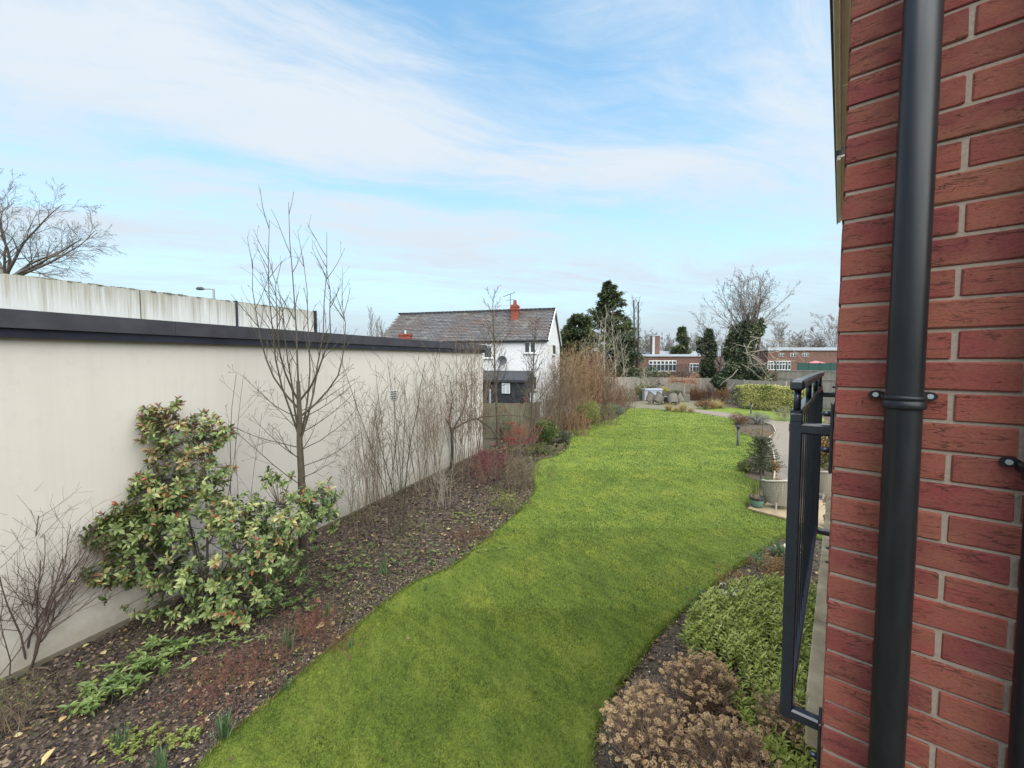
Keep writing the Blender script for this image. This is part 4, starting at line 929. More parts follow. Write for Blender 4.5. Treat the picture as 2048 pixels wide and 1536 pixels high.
# the 300 leaves that show largest are parts, the rest one mass
vis = np.argsort(pos[:, 1]-.35*np.abs(nrm(Zs)[:, 1])-L*4+np.random.rand(len(pos))*.25)[:300]
mask = np.ones(len(pos), bool); mask[vis] = False
tag(leaves('foliage', LEAF8, pos[mask], Y[mask], Zs[mask], L[mask], L[mask]*.46, PHL, root, rn[mask]), kind='stuff')
lmesh = []
for rv in (.05, .25, .4, .5, .6, .7, .8, .95):
    V, F, r = scatter(LEAF8, np.zeros((1, 3)), np.array([[0, 1., 0]]), np.array([[0, 0, 1.]]), 1, .46, np.array([rv])); o = mk('leaf', V, F, PHL, rnd=r); lmesh.append(o.data); bpy.data.objects.remove(o)
for i in vis:
    y = Vector(Y[i]).normalized(); x = y.cross(Vector(Zs[i])).normalized(); z = x.cross(y); M = Matrix((x, y, z)).transposed()
    o = inst('leaf', lmesh[min(7, int(rn[i]*8))], pos[i], root, M.to_euler(), (L[i],)*3)
mb = MB()
for (q, d) in TIP:
    if q.z > 1.6+random.random()*1.0 or random.random() < .05:
        e = q+d*.07
        for k in range(9): v = Vector(np.random.randn(3))*.016; v.z *= .4; mb.tube([q, e+v], [.0015, .004], 4, cap=True)
tag(mb.build('flower_buds', M_plain('bud_red', (.22, .09, .07), .7, .3), root), kind='stuff')

# generic shrubs of whippy stems
def whips(name, base, nst, h, spread, mat, lab, tw=6, twl=.22, r=.007, seed=0, sub=2, cat='shrub', group=None, up=.03, wob=.05, k=4, lean=(0, 0), branch_t0=.25, hv=.3, root_r=.12):
    random.seed(seed); root = empty(name, base, lab, cat, group); T = Tubes(); T2 = Tubes(); tips = []
    for i in range(nst):
        a = random.random()*6.28; s_ = spread*random.random()**.7; d = Vector((math.cos(a)*s_+lean[0], math.sin(a)*s_+lean[1], 1)); hh = h*random.uniform(1-hv, 1.05)
        spec = [dict(n=8, wob=wob, up=up, taper=.35), dict(n=4, k=(max(1, tw-2), tw+2), len=twl, ang=.6, wob=.1, up=.05, r=.5, t0=branch_t0, fall=.5, taper=.5)]
        if sub: spec.append(dict(n=3, k=(1, sub), len=.5, ang=.65, wob=.1, up=.03, r=.7, t0=.3, fall=.3, taper=.6))
        p0 = Vector(base)+Vector((random.gauss(0, root_r), random.gauss(0, root_r), 0))
        class Sp:
            first = True
            def add(s, pts, rad):
                (T if s.first else T2).add(pts, rad); s.first = False
        grow(Sp(), p0, d, hh, r*random.uniform(.7, 1.2), spec, 0, tips)
    tag(T.build('stems', mat, root, max(k, 5)), kind='stuff'); o_ = T2.build('twigs', mat, root, k); o_ and tag(o_, kind='stuff'); return root, tips
def berries(root, tips, n, size, mat, name='berries', spread=.05):
    pts = random.choices(tips, k=n); p = np.array([tuple(q) for q, d in pts])+np.random.randn(n, 3)*spread*.5
    OCT = (np.array([[1, 0, 0], [-1, 0, 0], [0, 1, 0], [0, -1, 0], [0, 0, 1], [0, 0, -1]], float)*.5, [np.array([[0, 2, 4], [2, 1, 4], [1, 3, 4], [3, 0, 4], [2, 0, 5], [1, 2, 5], [3, 1, 5], [0, 3, 5]])])
    return tag(leaves(name, OCT, p, rdir(n), rdir(n), size*(.7+.6*np.random.rand(n)), size*(.7+.5*np.random.rand(n)), mat, root), kind='stuff')
def tipleaves(root, tips, n, L, W, mat, name='leaves', up=0.0, spread=.03, T=LEAF4, stuff=True, rn=None):
    pts = random.choices(tips, k=n); p = np.array([tuple(q) for q, d in pts])+np.random.randn(n, 3)*spread; D_ = np.array([tuple(d) for q, d in pts])
    Y = nrm(D_*.4+np.random.randn(n, 3)*.7+np.array([0, 0, up])); Zn = rdir(n, 1.0)
    o = leaves(name, T, p, Y, Zn, L*(.6+.7*np.random.rand(n)), W*(.6+.7*np.random.rand(n)), mat, root, rn); return tag(o, kind='stuff') if stuff else o
LEAF_LIME = M_leaf('lime_leaf', [(0, (.09, .12, .025)), (.5, (.19, .23, .05)), (1, (.30, .32, .10))]); LEAF_DK = M_leaf('dark_leaf', [(0, (.025, .036, .02)), (.5, (.065, .085, .042)), (.8, (.14, .155, .08)), (1, (.26, .26, .17))], .4, .1)
LEAF_MID = M_leaf('mid_leaf', [(0, (.03, .06, .015)), (.4, (.065, .115, .025)), (.75, (.13, .19, .045)), (1, (.24, .29, .09))], .4); LEAF_BR = M_leaf('brown_leaf', [(0, (.10, .05, .025)), (.5, (.20, .10, .05)), (1, (.32, .18, .09))], .8)
LEAF_VAR = M_leaf('variegated_leaf', [(0, (.07, .10, .02)), (.3, (.20, .23, .05)), (.5, (.50, .47, .14)), (1, (.72, .66, .30))], .45); LEAF_YL = M_leaf('yellow_leaf', [(0, (.40, .30, .07)), (1, (.60, .50, .18))], .6)
LEAF_OR = M_leaf('orange_leaf', [(0, (.24, .11, .04)), (.5, (.36, .21, .08)), (1, (.46, .33, .13))], .6); CATK = M_leaf('catkin', [(0, (.30, .20, .08)), (1, (.48, .36, .14))], .8, .1)
RED = M_plain('red_berry', (.28, .012, .016), .3, .3, 30); CRIM = M_leaf('crimson_leaf', [(0, (.06, .010, .022)), (.5, (.13, .018, .04)), (1, (.24, .05, .07))], .5)

# left-edge twiggy shrubs
r_, tp = whips('twiggy_shrub', G(58, 1335), 11, 2.0, .42, BARK_P, 'bare twisted purple-brown shrub with a few yellow leaves beside the cream wall', tw=13, twl=.5, r=.013, seed=3, sub=5, wob=.13, up=.02, hv=.35, root_r=.05, lean=(.10, 0))
tag(leaves('leaf', LEAF8, np.array([tuple(tp[i][0]) for i in range(0, 60, 8)]), rdir(8), rdir(8, 2), .07, .035, LEAF_YL, r_), kind='stuff')
r_, tp = whips('twiggy_shrub', G(-60, 1392), 14, 1.6, .75, BARK_P, 'low bare tangled shrub cut off by the picture edge under the wall', tw=9, twl=.4, r=.008, seed=4, sub=4, wob=.14, up=.0)
r_, tp = whips('dried_perennial', G(18, 1460), 40, .5, .9, BARK_T, 'straggly dried tan stems with mossy green bits below the twiggy shrub', tw=4, twl=.4, r=.004, seed=6, sub=2, wob=.14); tipleaves(r_, tp, 350, .035, .02, MOSSY, spread=.03)
r_, tp = whips('whippy_branch', G(455, 1205), 4, 3.6, .06, BARK_P, 'lone thin bare branches rising out of the evergreen shrub top', tw=4, twl=.28, r=.008, seed=11, sub=2, lean=(-.02, .12))

# bare shrubs along the wall
def spec_sh(*a): return a
for i, (px, py, n, h, sp, mt, lb, tw_, twl_, r0, sd, sb) in enumerate([
    (715, 1075, 11, 2.0, .25, BARK_T, 'small thin-stemmed bare shrub just beyond the slender young tree', 7, .3, .005, 31, 3),
    (672, 1035, 16, 2.5, .22, BARK_T, 'bushy bare shrub with dried seed heads between young tree and wall', 7, .34, .005, 32, 3),
    (742, 1045, 12, 3.4, .13, BARK_T, 'bare pale shrub rising in front of the wall below the vent', 8, .28, .007, 33, 3),
    (792, 1068, 9, 3.9, .12, BARK_G, 'tallest whippy bare shrub whose forked stems stand before the wall vent', 10, .26, .013, 34, 3),
    (760, 1010, 11, 3.3, .15, BARK_T, 'upright bare shrub close to the wall behind the forked stems', 8, .25, .009, 35, 3),
    (840, 990, 14, 3.5, .18, BARK_T, 'arching many-stemmed bare shrub halfway along the wall', 9, .26, .009, 36, 3),
    (885, 1015, 16, 1.7, .4, BARK_L, 'low fan of pale bare stems on open mulch in mid border', 6, .3, .008, 37, 2),
    (870, 965, 13, 3.9, .15, BARK_T, 'dense bare shrub against the wall behind the pale stem fan', 9, .26, .009, 38, 3),
    (925, 960, 19, 4.4, .14, BARK_T, 'tall brown thicket of stems near the far end of the cream wall', 9, .24, .010, 39, 3),
    (955, 940, 20, 4.7, .12, BARK_T, 'thicket with yellow tips reaching the roof at the wall end', 9, .22, .010, 40, 3)]):
    r_, tp = whips('bare_shrub', G(px, py), n, h, sp, mt, lb, tw=tw_, twl=twl_, r=r0, seed=sd, sub=sb, group='bare shrubs along the wall')
    if i in (9,): tipleaves(r_, tp, 160, .05, .02, CATK, 'catkins', up=-.3)
    if i in (1, 0): tipleaves(r_, tp, 90, .035, .02, LEAF_BR)
    if i in (3, 5): berries(r_, tp, 22, .018, M_plain('dark_hip', (.06, .02, .02), .5), 'hips')
random.seed(50); np.random.seed(50)
# berry tree with an arching branch
b = G(903, 935); root = empty('berry_tree', b, 'small crooked bare tree with red berries and one long arching branch', 'tree'); T = Tubes(); Tt = Tubes(); tips = []
def pth(px, D): return [tuple(P(x, y, d)) for (x, y), d in zip(px, D)]
Tt.add(pth([(903, 935), (905, 905), (903, 875), (907, 855)], [14.6, 14.5, 14.4, 14.4]), [.06, .05, .045, .04])
limbs = [([(907, 858), (935, 842), (970, 833), (1010, 830), (1055, 832), (1090, 845)], 14.2), ([(905, 860), (890, 835), (865, 810), (840, 795), (815, 792)], 14.3), ([(903, 870), (898, 840), (905, 800), (900, 760)], 14.5), ([(955, 838), (980, 855), (1000, 880), (1010, 905)], 14.0), ([(907, 858), (925, 825), (935, 790), (930, 750)], 14.5)]
sp3 = [dict(n=5, wob=.08, up=.03, taper=.4), dict(n=4, k=(3, 5), len=.5, ang=.7, wob=.1, up=.02, r=.5, t0=.2, taper=.5), dict(n=3, k=(1, 2), len=.5, ang=.7, wob=.1, r=.7, taper=.6)]
for px, D in limbs:
    pts = [P(x, y, D) for x, y in px]; T.add([tuple(q) for q in pts], list(np.linspace(.032, .010, len(pts))))
    for j in range(14):
        f = random.uniform(.15, 1)*(len(pts)-1); i0 = min(int(f), len(pts)-2); q = pts[i0].lerp(pts[i0+1], f-i0); d = Vector((random.gauss(0, .7), random.gauss(0, .5), random.uniform(-.2, 1))); grow(T, q, d, random.uniform(.3, .75), .007, sp3, 0, tips)
Tt.build('trunk', BARK_D, root, 10); T.build('branches', BARK_G, root, 4); berries(root, tips, 150, .045, RED, spread=.12)
r_, tp = whips('crimson_shrub', G(985, 962), 30, .95, .5, BARK_R, 'rounded shrub thick with crimson leaves and berries below the arching branch', tw=7, twl=.4, r=.006, seed=52, sub=3, root_r=.3); tipleaves(r_, tp, 1500, .045, .03, CRIM, spread=.06)
r_, tp = whips('red_berry_shrub', G(1035, 912), 26, 1.35, .45, BARK_T, 'shrub hung with red berries in front of the mossy fence', tw=7, twl=.3, r=.006, seed=53, sub=3, root_r=.35); berries(r_, tp, 260, .05, RED, spread=.14); tipleaves(r_, tp, 500, .05, .03, LEAF_BR)
r_, tp = whips('pale_twig_shrub', G(1040, 975), 60, .95, .5, BARK_T, 'low fine-twigged buff shrub at the lawn bulge beside crimson leaves', tw=7, twl=.32, r=.004, seed=54, sub=3, root_r=.35); tipleaves(r_, tp, 600, .03, .02, MOSSY)
r_, tp = whips('green_mound_shrub', G(1015, 1018), 30, .3, .8, BARK_T, 'low yellow-green mound at the lawn edge below buff twigs', tw=5, twl=.4, r=.003, seed=55, sub=2, root_r=.25); tipleaves(r_, tp, 700, .05, .025, LEAF_LIME, spread=.05)
r_, tp = whips('hebe_shrub', G(1012, 880), 30, 1.0, .35, BARK_G, 'pale green upright shrub standing against the mossy fence', tw=6, twl=.3, r=.005, seed=56, root_r=.2); tipleaves(r_, tp, 1300, .05, .03, M_leaf('sage_leaf', [(0, (.08, .12, .06)), (1, (.22, .30, .16))]), spread=.05)
# slender trees in front of the white house
for (px, top, base_y, sd, D, lb) in ((996, 592, 900, 61, 18.2, 'slender bare tree with its tip above the slate roof'), (1063, 640, 890, 62, 18.6, 'dark-trunked bare tree before the white house windows')):
    bb = P(px, base_y, D); bb.z = 0; random.seed(sd); H = P(px, top, D).z
    r_, tp = tree('slender_tree', bb, (0, 0, 1), H, .075, [dict(n=9, wob=.018, taper=.12), dict(n=6, k=26, len=.33, ang=.62, wob=.07, up=.06, r=.42, t0=.30, fall=.7, taper=.35), dict(n=4, k=(4, 7), len=.42, ang=.6, wob=.09, up=.03, r=.5, t0=.2, taper=.5), dict(n=3, k=(1, 3), len=.45, ang=.6, wob=.1, r=.7, taper=.6)], BARK_G if sd == 61 else BARK_D, lb, k=4)
# leafy laurels and the brown thicket beyond
def leafball(name, c, rx, ry, rz, n, L, W, mat, lab, cat='shrub', group=None, T=LEAF4, up=.4, stem=BARK_D, seed=1, clumps=12, flat=False, rn=None):
    np.random.seed(seed); random.seed(seed); c = Vector(c); root = empty(name, (c.x, c.y, 0), lab, cat, group)
    cc = nrm(np.random.randn(clumps, 3)); cc[:, 2] = np.abs(cc[:, 2])*1.2-.2; cr = .30+.3*np.random.rand(clumps); k = np.random.randint(0, clumps, n); v = nrm(np.random.randn(n, 3)); rr = (.55+.45*np.random.rand(n))[:, None]
    p = cc[k]*.62+v*cr[k][:, None]*rr; inner = nrm(np.random.randn(n//3, 3))*(.75*np.random.rand(n//3)**.5)[:, None]; p[:n//3] = inner; v[:n//3] = nrm(inner)
    p = p*np.array([rx, ry, rz])+np.array([c.x, c.y, c.z]); ok = p[:, 2] > .03; p = p[ok]; v = v[ok]; m = len(p)
    Y = nrm(v+np.random.randn(m, 3)*.6+np.array([0, 0, up])); Zn = nrm(v+np.random.randn(m, 3)*.5+np.array([0, 0, .5]))
    r = np.clip(.5+.35*noise2v(p[:, [0, 2]]+p[:, [1, 1]]*.5, 3/max(rz, .3), seed)*2+np.random.randn(m)*.2, 0, 1) if rn is None else rn(p)
    tag(leaves('foliage', T, p, Y, Zn, L*(.6+.7*np.random.rand(m)), W*(.6+.7*np.random.rand(m)), mat, root, r), kind='stuff')
    T_ = Tubes()
    for i in range(14):
        e = c+Vector((random.uniform(-.7, .7)*rx, random.uniform(-.7, .7)*ry, random.uniform(.1, .7)*rz)); s_ = Vector((c.x+random.uniform(-.1, .1), c.y, 0)); mdl = s_.lerp(e, .5)+Vector((0, 0, .1*rz)); T_.add([tuple(s_), tuple(mdl), tuple(e)], [.02, .014, .005])
    tag(T_.build('stems', stem, root, 5), kind='stuff'); return root
leafball('laurel_bush', (G(1092, 892).x, G(1092, 892).y+.6, .55), .75, .65, .72, 2600, .12, .05, LEAF_MID, 'glossy green laurel bush on the bend of the lawn', seed=3)
leafball('laurel_bush', (G(1128, 888).x+.1, G(1128, 888).y+.2, .25), .45, .4, .32, 900, .08, .04, LEAF_DK, 'small dark evergreen cushion touching the lawn beside the laurel', seed=4)
leafball('low_shrub', (G(1085, 912).x, G(1085, 912).y+.3, .2), .8, .45, .28, 1300, .06, .03, MOSSY, 'low greyish green mat in front of the laurel at the lawn notch', seed=5)
for i, (px, py, n, h, sp, mt, tl, lb, sd) in enumerate([
    (1085, 878, 46, 3.2, .25, BARK_T, None, 'tangled tan shrub before the white house corner', 71), (1118, 868, 60, 4.2, .18, BARK_T, LEAF_BR, 'tall tan stems rising beside the white gable', 72), (1140, 858, 66, 4.4, .18, BARK_O, LEAF_OR, 'orange-brown stems with yellow catkin tips', 73),
    (1165, 850, 70, 5.0, .18, BARK_O, CATK, 'tallest catkin thicket below the conifer', 74), (1190, 843, 60, 4.3, .22, BARK_R, LEAF_BR, 'rusty red twiggy thicket mid-way to the patio', 75), (1212, 838, 54, 3.6, .25, BARK_T, MOSSY, 'olive thicket nearing the patio end', 76),
    (1150, 872, 60, 1.3, .5, BARK_O, LEAF_BR, 'knee-high rust coloured stems by the lawn edge', 77), (1232, 826, 36, 2.2, .4, BARK_R, LEAF_BR, 'reddish mounded shrub before the patio curve', 78), (1205, 850, 40, 1.3, .5, BARK_T, MOSSY, 'short olive and grey mound along the lawn curve', 79), (1250, 815, 26, 1.8, .4, BARK_T, LEAF_DK, 'dark bushy shrub beside the storage box', 80)]):
    r_, tp = whips('thicket_shrub', G(px, py), n, h, sp, mt, lb, tw=6, twl=.26, r=.009+.0003*(i), seed=sd, sub=2, root_r=.45, group='thicket shrubs between fence and lawn', k=3, up=.03)
    if tl: tipleaves(r_, tp, 800 if tl is not CATK else 500, .09, .04, tl, spread=.08, up=-.2 if tl is CATK else 0)
r_, tp = whips('arching_shrub', P(1058, 860, 17.5).xy.to_3d(), 5, 3.6, .55, BARK_P, 'dark arching bare branches over the border in front of the gable', tw=7, twl=.22, r=.02, seed=85, sub=3, up=-.04, lean=(.35, 0))
leafball('euonymus_shrub', (G(1175, 862).x, G(1175, 862).y+.6, .9), .9, .6, 1.0, 2200, .10, .045, LEAF_LIME, 'speckled yellow-green shrub in the middle of the tan stems', seed=6)
leafball('grey_leaf_shrub', (G(1235, 832).x-.4, G(1235, 832).y+1, .35), 1.2, .8, .5, 1800, .14, .06, M_leaf('greygreen', [(0, (.08, .12, .08)), (.6, (.17, .24, .16)), (1, (.28, .33, .2))]), 'blue-green leafy plants along the lawn curve before the patio', seed=7)
leafball('golden_shrub', (G(1222, 828).x-.2, 26.5+5, .9), .9, .6, .7, 1300, .13, .05, LEAF_LIME, 'golden-green rounded shrub near the patio', seed=8)
leafball('box_shrub', (P(1284, 800, 42).x, 42, .7), 1.3, .9, 1.0, 1800, .13, .07, LEAF_MID, 'olive green shrub behind the grey storage box', seed=9)

# ------------------------------------------------------------------ big conifers, ivy and far trees
def conifer(name, base, H, rad, mat, lab, seed, n=150, clump=40, L=.42, W=.14, asym=.25, tip=.35, z0=.0, cat='tree', sz=1.0):
    random.seed(seed); np.random.seed(seed); b = Vector(base); root = empty(name, b, lab, cat); Tt = Tubes(); Tt.add([tuple(b+Vector((0, 0, H*t_))) for t_ in (0, .3, .6, .85, 1)], [.28*sz, .2*sz, .12*sz, .05*sz, .01]); T = Tubes(); pos = []; Y = []
    for i in range(n):
        f = z0+(1-z0)*(i+random.random())/n; z = H*f; a = random.random()*6.28; rr = rad*(1-f)**tip*(1-.25*math.exp(-f*12))*random.uniform(.42, 1.25)*(1+asym*math.sin(a*2+seed)+asym*math.sin(9*f+a))
        if f > .8: rr *= .9
        d = Vector((math.cos(a), math.sin(a), .25-.25*(1-f))); e = b+Vector((0, 0, z))+d*rr; s_ = b+Vector((0, 0, max(0, z-rr*.15))); mid = s_.lerp(e, .5)+Vector((0, 0, .08*rr)); T.add([tuple(s_), tuple(mid), tuple(e)], [.05*sz, .03*sz, .01])
        for k in range(clump):
            t_ = random.uniform(.3, 1.05)**.7; q = s_.lerp(e, t_)+Vector((random.gauss(0, .09*rr), random.gauss(0, .09*rr), random.gauss(-.03*rr, .05*rr))); pos.append(tuple(q)); Y.append((d.x*.8+random.gauss(0, .5), d.y*.8+random.gauss(0, .5), random.gauss(-.12, .35)))
    Tt.build('trunk', BARK_D, root, 8); T.build('branches', BARK_D, root, 4); pos = np.array(pos); m = len(pos)
    r = np.clip(.45+.6*noise2v(pos[:, [0, 2]], 1.6, seed)+np.random.randn(m)*.2, 0, 1)
    tag(leaves('foliage', LEAF4, pos, np.array(Y), rdir(m, 1.2), L*(.6+.8*np.random.rand(m)), W*(.6+.8*np.random.rand(m)), mat, root, r), kind='stuff'); return root
CON = M_leaf('conifer_green', [(0, (.035, .050, .026)), (.45, (.075, .10, .045)), (.8, (.14, .16, .07)), (1, (.22, .23, .11))], .6, .1)
c = P(1213, 780, 50); conifer('conifer_tree', (c.x, 50, 0), P(1232, 566, 50).z, 5.6, CON, 'tallest ragged dark conifer beyond the border', 3, 240, 105, .50, .20, tip=.78, asym=.28)
c = P(1150, 780, 47); conifer('conifer_tree', (c.x, 47, 0), P(1145, 632, 47).z, 3.0, CON, 'shorter bushy conifer just beyond the white gable', 4, 150, 150, .5, .22, tip=.4)
c = P(1262, 780, 52); conifer('conifer_tree', (P(1252, 780, 52).x, 52, 0), P(1258, 640, 52).z, 1.4, CON, 'thin dark conifer tucked behind the tall pole-like poplar', 8, 70, 90, .45, .2, tip=.5)
c = P(1363, 730, 95); conifer('conifer_tree', (c.x, 95, 0), P(1363, 656, 95).z, 3.2, CON, 'small distant conical conifer behind the school roof', 5, 110, 70, .9, .4, tip=.8)
# pole-like twin poplar
r_, tp = None, None
for i, px in enumerate((1268, 1275)):
    q = P(px, 790, 48); random.seed(90+i); H = P(px, 600+4*i, 48).z
    tree('poplar_pole', (q.x, 48, 0), (0, 0, 1), H, .16, [dict(n=7, wob=.006, taper=.45), dict(n=4, k=60, len=.09, ang=.5, wob=.1, up=.12, r=.2, t0=.15, fall=.2, taper=.4), dict(n=3, k=2, len=.5, ang=.5, wob=.1, r=.6)], BARK_D, ('straight pole-like bare trunk nearer the conifer', 'twin straight bare trunk nearer the school')[i], k=3)
# pale bare saplings in front of the conifer
for i, (px, top, D, sd) in enumerate(((1192, 640, 36, 1), (1208, 622, 38, 2), (1232, 632, 40, 3), (1178, 690, 33, 4), (1250, 668, 42, 5), (1290, 735, 40, 6))):
    q = P(px, 800, D); random.seed(300+sd); H = P(px, top, D).z
    tree('bare_sapling', (q.x, D, 0), (random.uniform(-.05, .05), 0, 1), H, .07, [dict(n=7, wob=.03, taper=.2), dict(n=5, k=22, len=.33, ang=.6, wob=.08, up=.06, r=.45, t0=.2, fall=.6, taper=.35), dict(n=4, k=(3, 6), len=.4, ang=.6, wob=.1, r=.55, taper=.5)], BARK_L,
         ['pale bare sapling in front of the bushy conifer', 'pale sapling reaching highest before the tall conifer', 'pale sapling on the pole-like poplars side of the conifer', 'short sapling low beside the white gable', 'short pale sapling under the pole-like poplars', 'thin sapling at the long fence behind the storage box'][i], group='pale saplings', k=3)
# ivy-clad trees
def ivy(name, base, pts, mat, lab, seed, n, L=.26, bare=None):
    random.seed(seed); np.random.seed(seed); b = Vector(base); root = empty(name, b, lab, 'tree'); P_ = []
    for (c, rx, ry, rz, w_) in pts:
        m = int(n*w_); cl = max(8, int(22*w_)); cc = nrm(np.random.randn(cl, 3))*.62; cr = .3+.25*np.random.rand(cl); k = np.random.randint(0, cl, m); v = nrm(np.random.randn(m, 3))*(.6+.4*np.random.rand(m))[:, None]
        q = cc[k]+v*cr[k][:, None]; q[:m//4] = nrm(np.random.randn(m//4, 3))*.6*np.random.rand(m//4)[:, None]; P_.append(q*np.array([rx, ry, rz])+np.array(c))
    p = np.concatenate(P_); p = p[p[:, 2] > .05]; m = len(p); r = np.clip(.42+.5*noise2v(p[:, [0, 2]], 1.8, seed)+np.random.randn(m)*.2, 0, 1)
    tag(leaves('ivy', LEAF4, p, rdir(m), nrm(np.random.randn(m, 3)+np.array([0, -.8, .6])), L*(.6+.7*np.random.rand(m)), L*.8*(.6+.7*np.random.rand(m)), mat, root, r), kind='stuff'); return root
D = 44.5
q = P(1412, 790, D); r1 = ivy('ivy_clad_tree', (q.x, D, 0), [((q.x, D, P(1412, 695, D).z), .95, .9, 2.1, .35), ((q.x+.2, D, P(1415, 740, D).z), 1.1, .9, 2.0, .4), ((q.x-.1, D, 1.4), 1.0, .9, 1.6, .25)], LEAF_DK, 'narrow ivy-covered trunk standing before the school', 7, 11000, .30)
T = Tubes(); tips = []; Tt = Tubes(); Tt.add([(q.x, D, z) for z in (0, 2, 4, 6)], [.25, .22, .16, .08]); Tt.build('trunk', BARK_D, r1, 8)
for k in range(16): grow(T, Vector((q.x, D, random.uniform(2, 6.5))), Vector((random.gauss(0, 1), random.gauss(0, .5), random.uniform(.0, 1.1))), random.uniform(1.2, 2.6), .03, [dict(n=5, wob=.12, up=.05, taper=.3), dict(n=4, k=(4, 7), len=.45, ang=.7, wob=.12, r=.5, taper=.5), dict(n=3, k=(2, 3), len=.5, ang=.6, r=.6)], 0, tips)
T.build('branches', BARK_F, r1, 3)
D = 40.5; q = P(1502, 790, D); def_z = lambda y: P(1500, y, D).z
r2 = ivy('ivy_clad_tree', (q.x, D, 0), [((P(1505, 0, D).x, D, def_z(700)), 1.75, 1.5, 2.7, .36), ((P(1525, 0, D).x, D, def_z(668)), 1.05, 1.0, 1.7, .16), ((P(1490, 0, D).x, D, def_z(690)), 1.0, 1.0, 1.9, .12), ((P(1500, 0, D).x, D, def_z(752)), 2.9, 1.6, 1.9, .36)], LEAF_DK, 'big ivy-smothered tree with a wide bare crown above the fence', 8, 34000, .28)
Tt = Tubes(); T = Tubes(); tips = []; random.seed(44)
for k, (dx, z1) in enumerate(((-.5, 9), (.2, 10), (.9, 8.5))): Tt.add([(q.x+dx*t_, D, z1*t_) for t_ in (0, .35, .7, 1)], [.3, .22, .15, .08])
Tt.build('trunk', BARK_D, r2, 8)
for k in range(30):
    a = random.uniform(0, 6.28); f = random.random(); ang = .12+1.05*f; L_ = random.uniform(5.2, 6.6)*(1-.12*f)
    grow(T, Vector((q.x+random.uniform(-.6, .5)-.3, D, random.uniform(6.0, 7.4))), Vector((math.cos(a)*math.sin(ang), math.sin(a)*math.sin(ang)*.7, math.cos(ang))), L_, .07, [dict(n=8, wob=.07, up=.04, taper=.2), dict(n=5, k=(7, 10), len=.36, ang=.6, wob=.1, up=.04, r=.4, fall=.5, taper=.3), dict(n=4, k=(4, 7), len=.42, ang=.6, wob=.1, up=.03, r=.5, taper=.4), dict(n=3, k=(1, 3), len=.5, ang=.6, r=.7)], 0, tips)
T.build('branches', BARK_F, r2, 3); T = Tubes()
for k in range(34):    # dead pale stems hanging over the ivy
    p0 = Vector((q.x+random.uniform(-2.4, 2.0), D-1.7, random.uniform(1.6, 6.5))); grow(T, p0, Vector((random.gauss(0, 1), -.15, random.uniform(-.8, .4))), random.uniform(1.2, 3.2), .035, [dict(n=7, wob=.16, up=-.05, taper=.4), dict(n=4, k=(1, 4), len=.5, ang=.7, wob=.15, r=.6, taper=.5)], 0, tips)
T.build('dead_stems', BARK_L, r2, 4)
# bare tree left of the ivy whose fine crown joins it
q = P(1440, 790, 46); random.seed(46)
crown_tree('bare_tree', (q.x, 46, 0), P(1430, 605, 46).z, 1.0, BARK_F, 'fine bare tree between the two ivy-covered trunks', dens=(8, 7, 3))
# far bare trees on the skyline
far = [(1560, 640, 112, 1.0, 0, 'distant birch with drooping twigs beside the ivy-smothered crown'), (1595, 665, 116, .7, 0, 'smaller distant birch above the middle of the school roof'), (1668, 615, 112, 1.1, 0, 'distant bare birch cut off by the brick corner'), (1328, 662, 114, .9, 0, 'distant bare tree nearest the square brick chimney'), (1285, 655, 112, .8, 0, 'distant bare tree between the poplar trunks and the square chimney'),
       (1385, 660, 112, .9, 0, 'distant bare tree next to the small conical conifer'), (745, 630, 70, .5, 1, 'narrow distant poplar tallest of those left of the slate roof'), (757, 645, 70, .4, 1, 'narrow distant poplar close against its taller neighbour'), (767, 652, 72, .4, 1, 'shortest narrow poplar before the round-crowned tree'), (785, 650, 60, .8, 0, 'round-crowned distant bare tree against the slate roof slope'), (1630, 668, 120, .7, 0, 'faint distant tree over the school gable end')]
for i, (px, top, D, wd, pop, lb) in enumerate(far):
    q = P(px, 740, D); random.seed(500+i); H = P(px, top, D).z
    if pop: sp = [dict(n=7, wob=.01, taper=.2), dict(n=5, k=46, len=.22, ang=.35, wob=.06, up=.12, r=.35, t0=.1, fall=.35, taper=.3), dict(n=3, k=(4, 6), len=.4, ang=.35, up=.1, r=.5)]
    else: sp = [dict(n=7, wob=.03, taper=.2), dict(n=6, k=22, len=.42*wd, ang=.75, wob=.09, up=.03, r=.42, t0=.25, fall=.45, taper=.3), dict(n=5, k=(6, 9), len=.42, ang=.6, wob=.1, up=-.02, r=.5, taper=.4), dict(n=3, k=(2, 4), len=.42, ang=.6, up=-.04, r=.6)]
    if pop: tree('far_tree', (q.x, D, 0), (0, 0, 1), H, .2, sp, BARK_F, lb, group='distant bare trees on the skyline', k=3)
    else: crown_tree('far_tree', (q.x, D, 0), H, wd, BARK_F, lb, 'distant bare trees on the skyline')
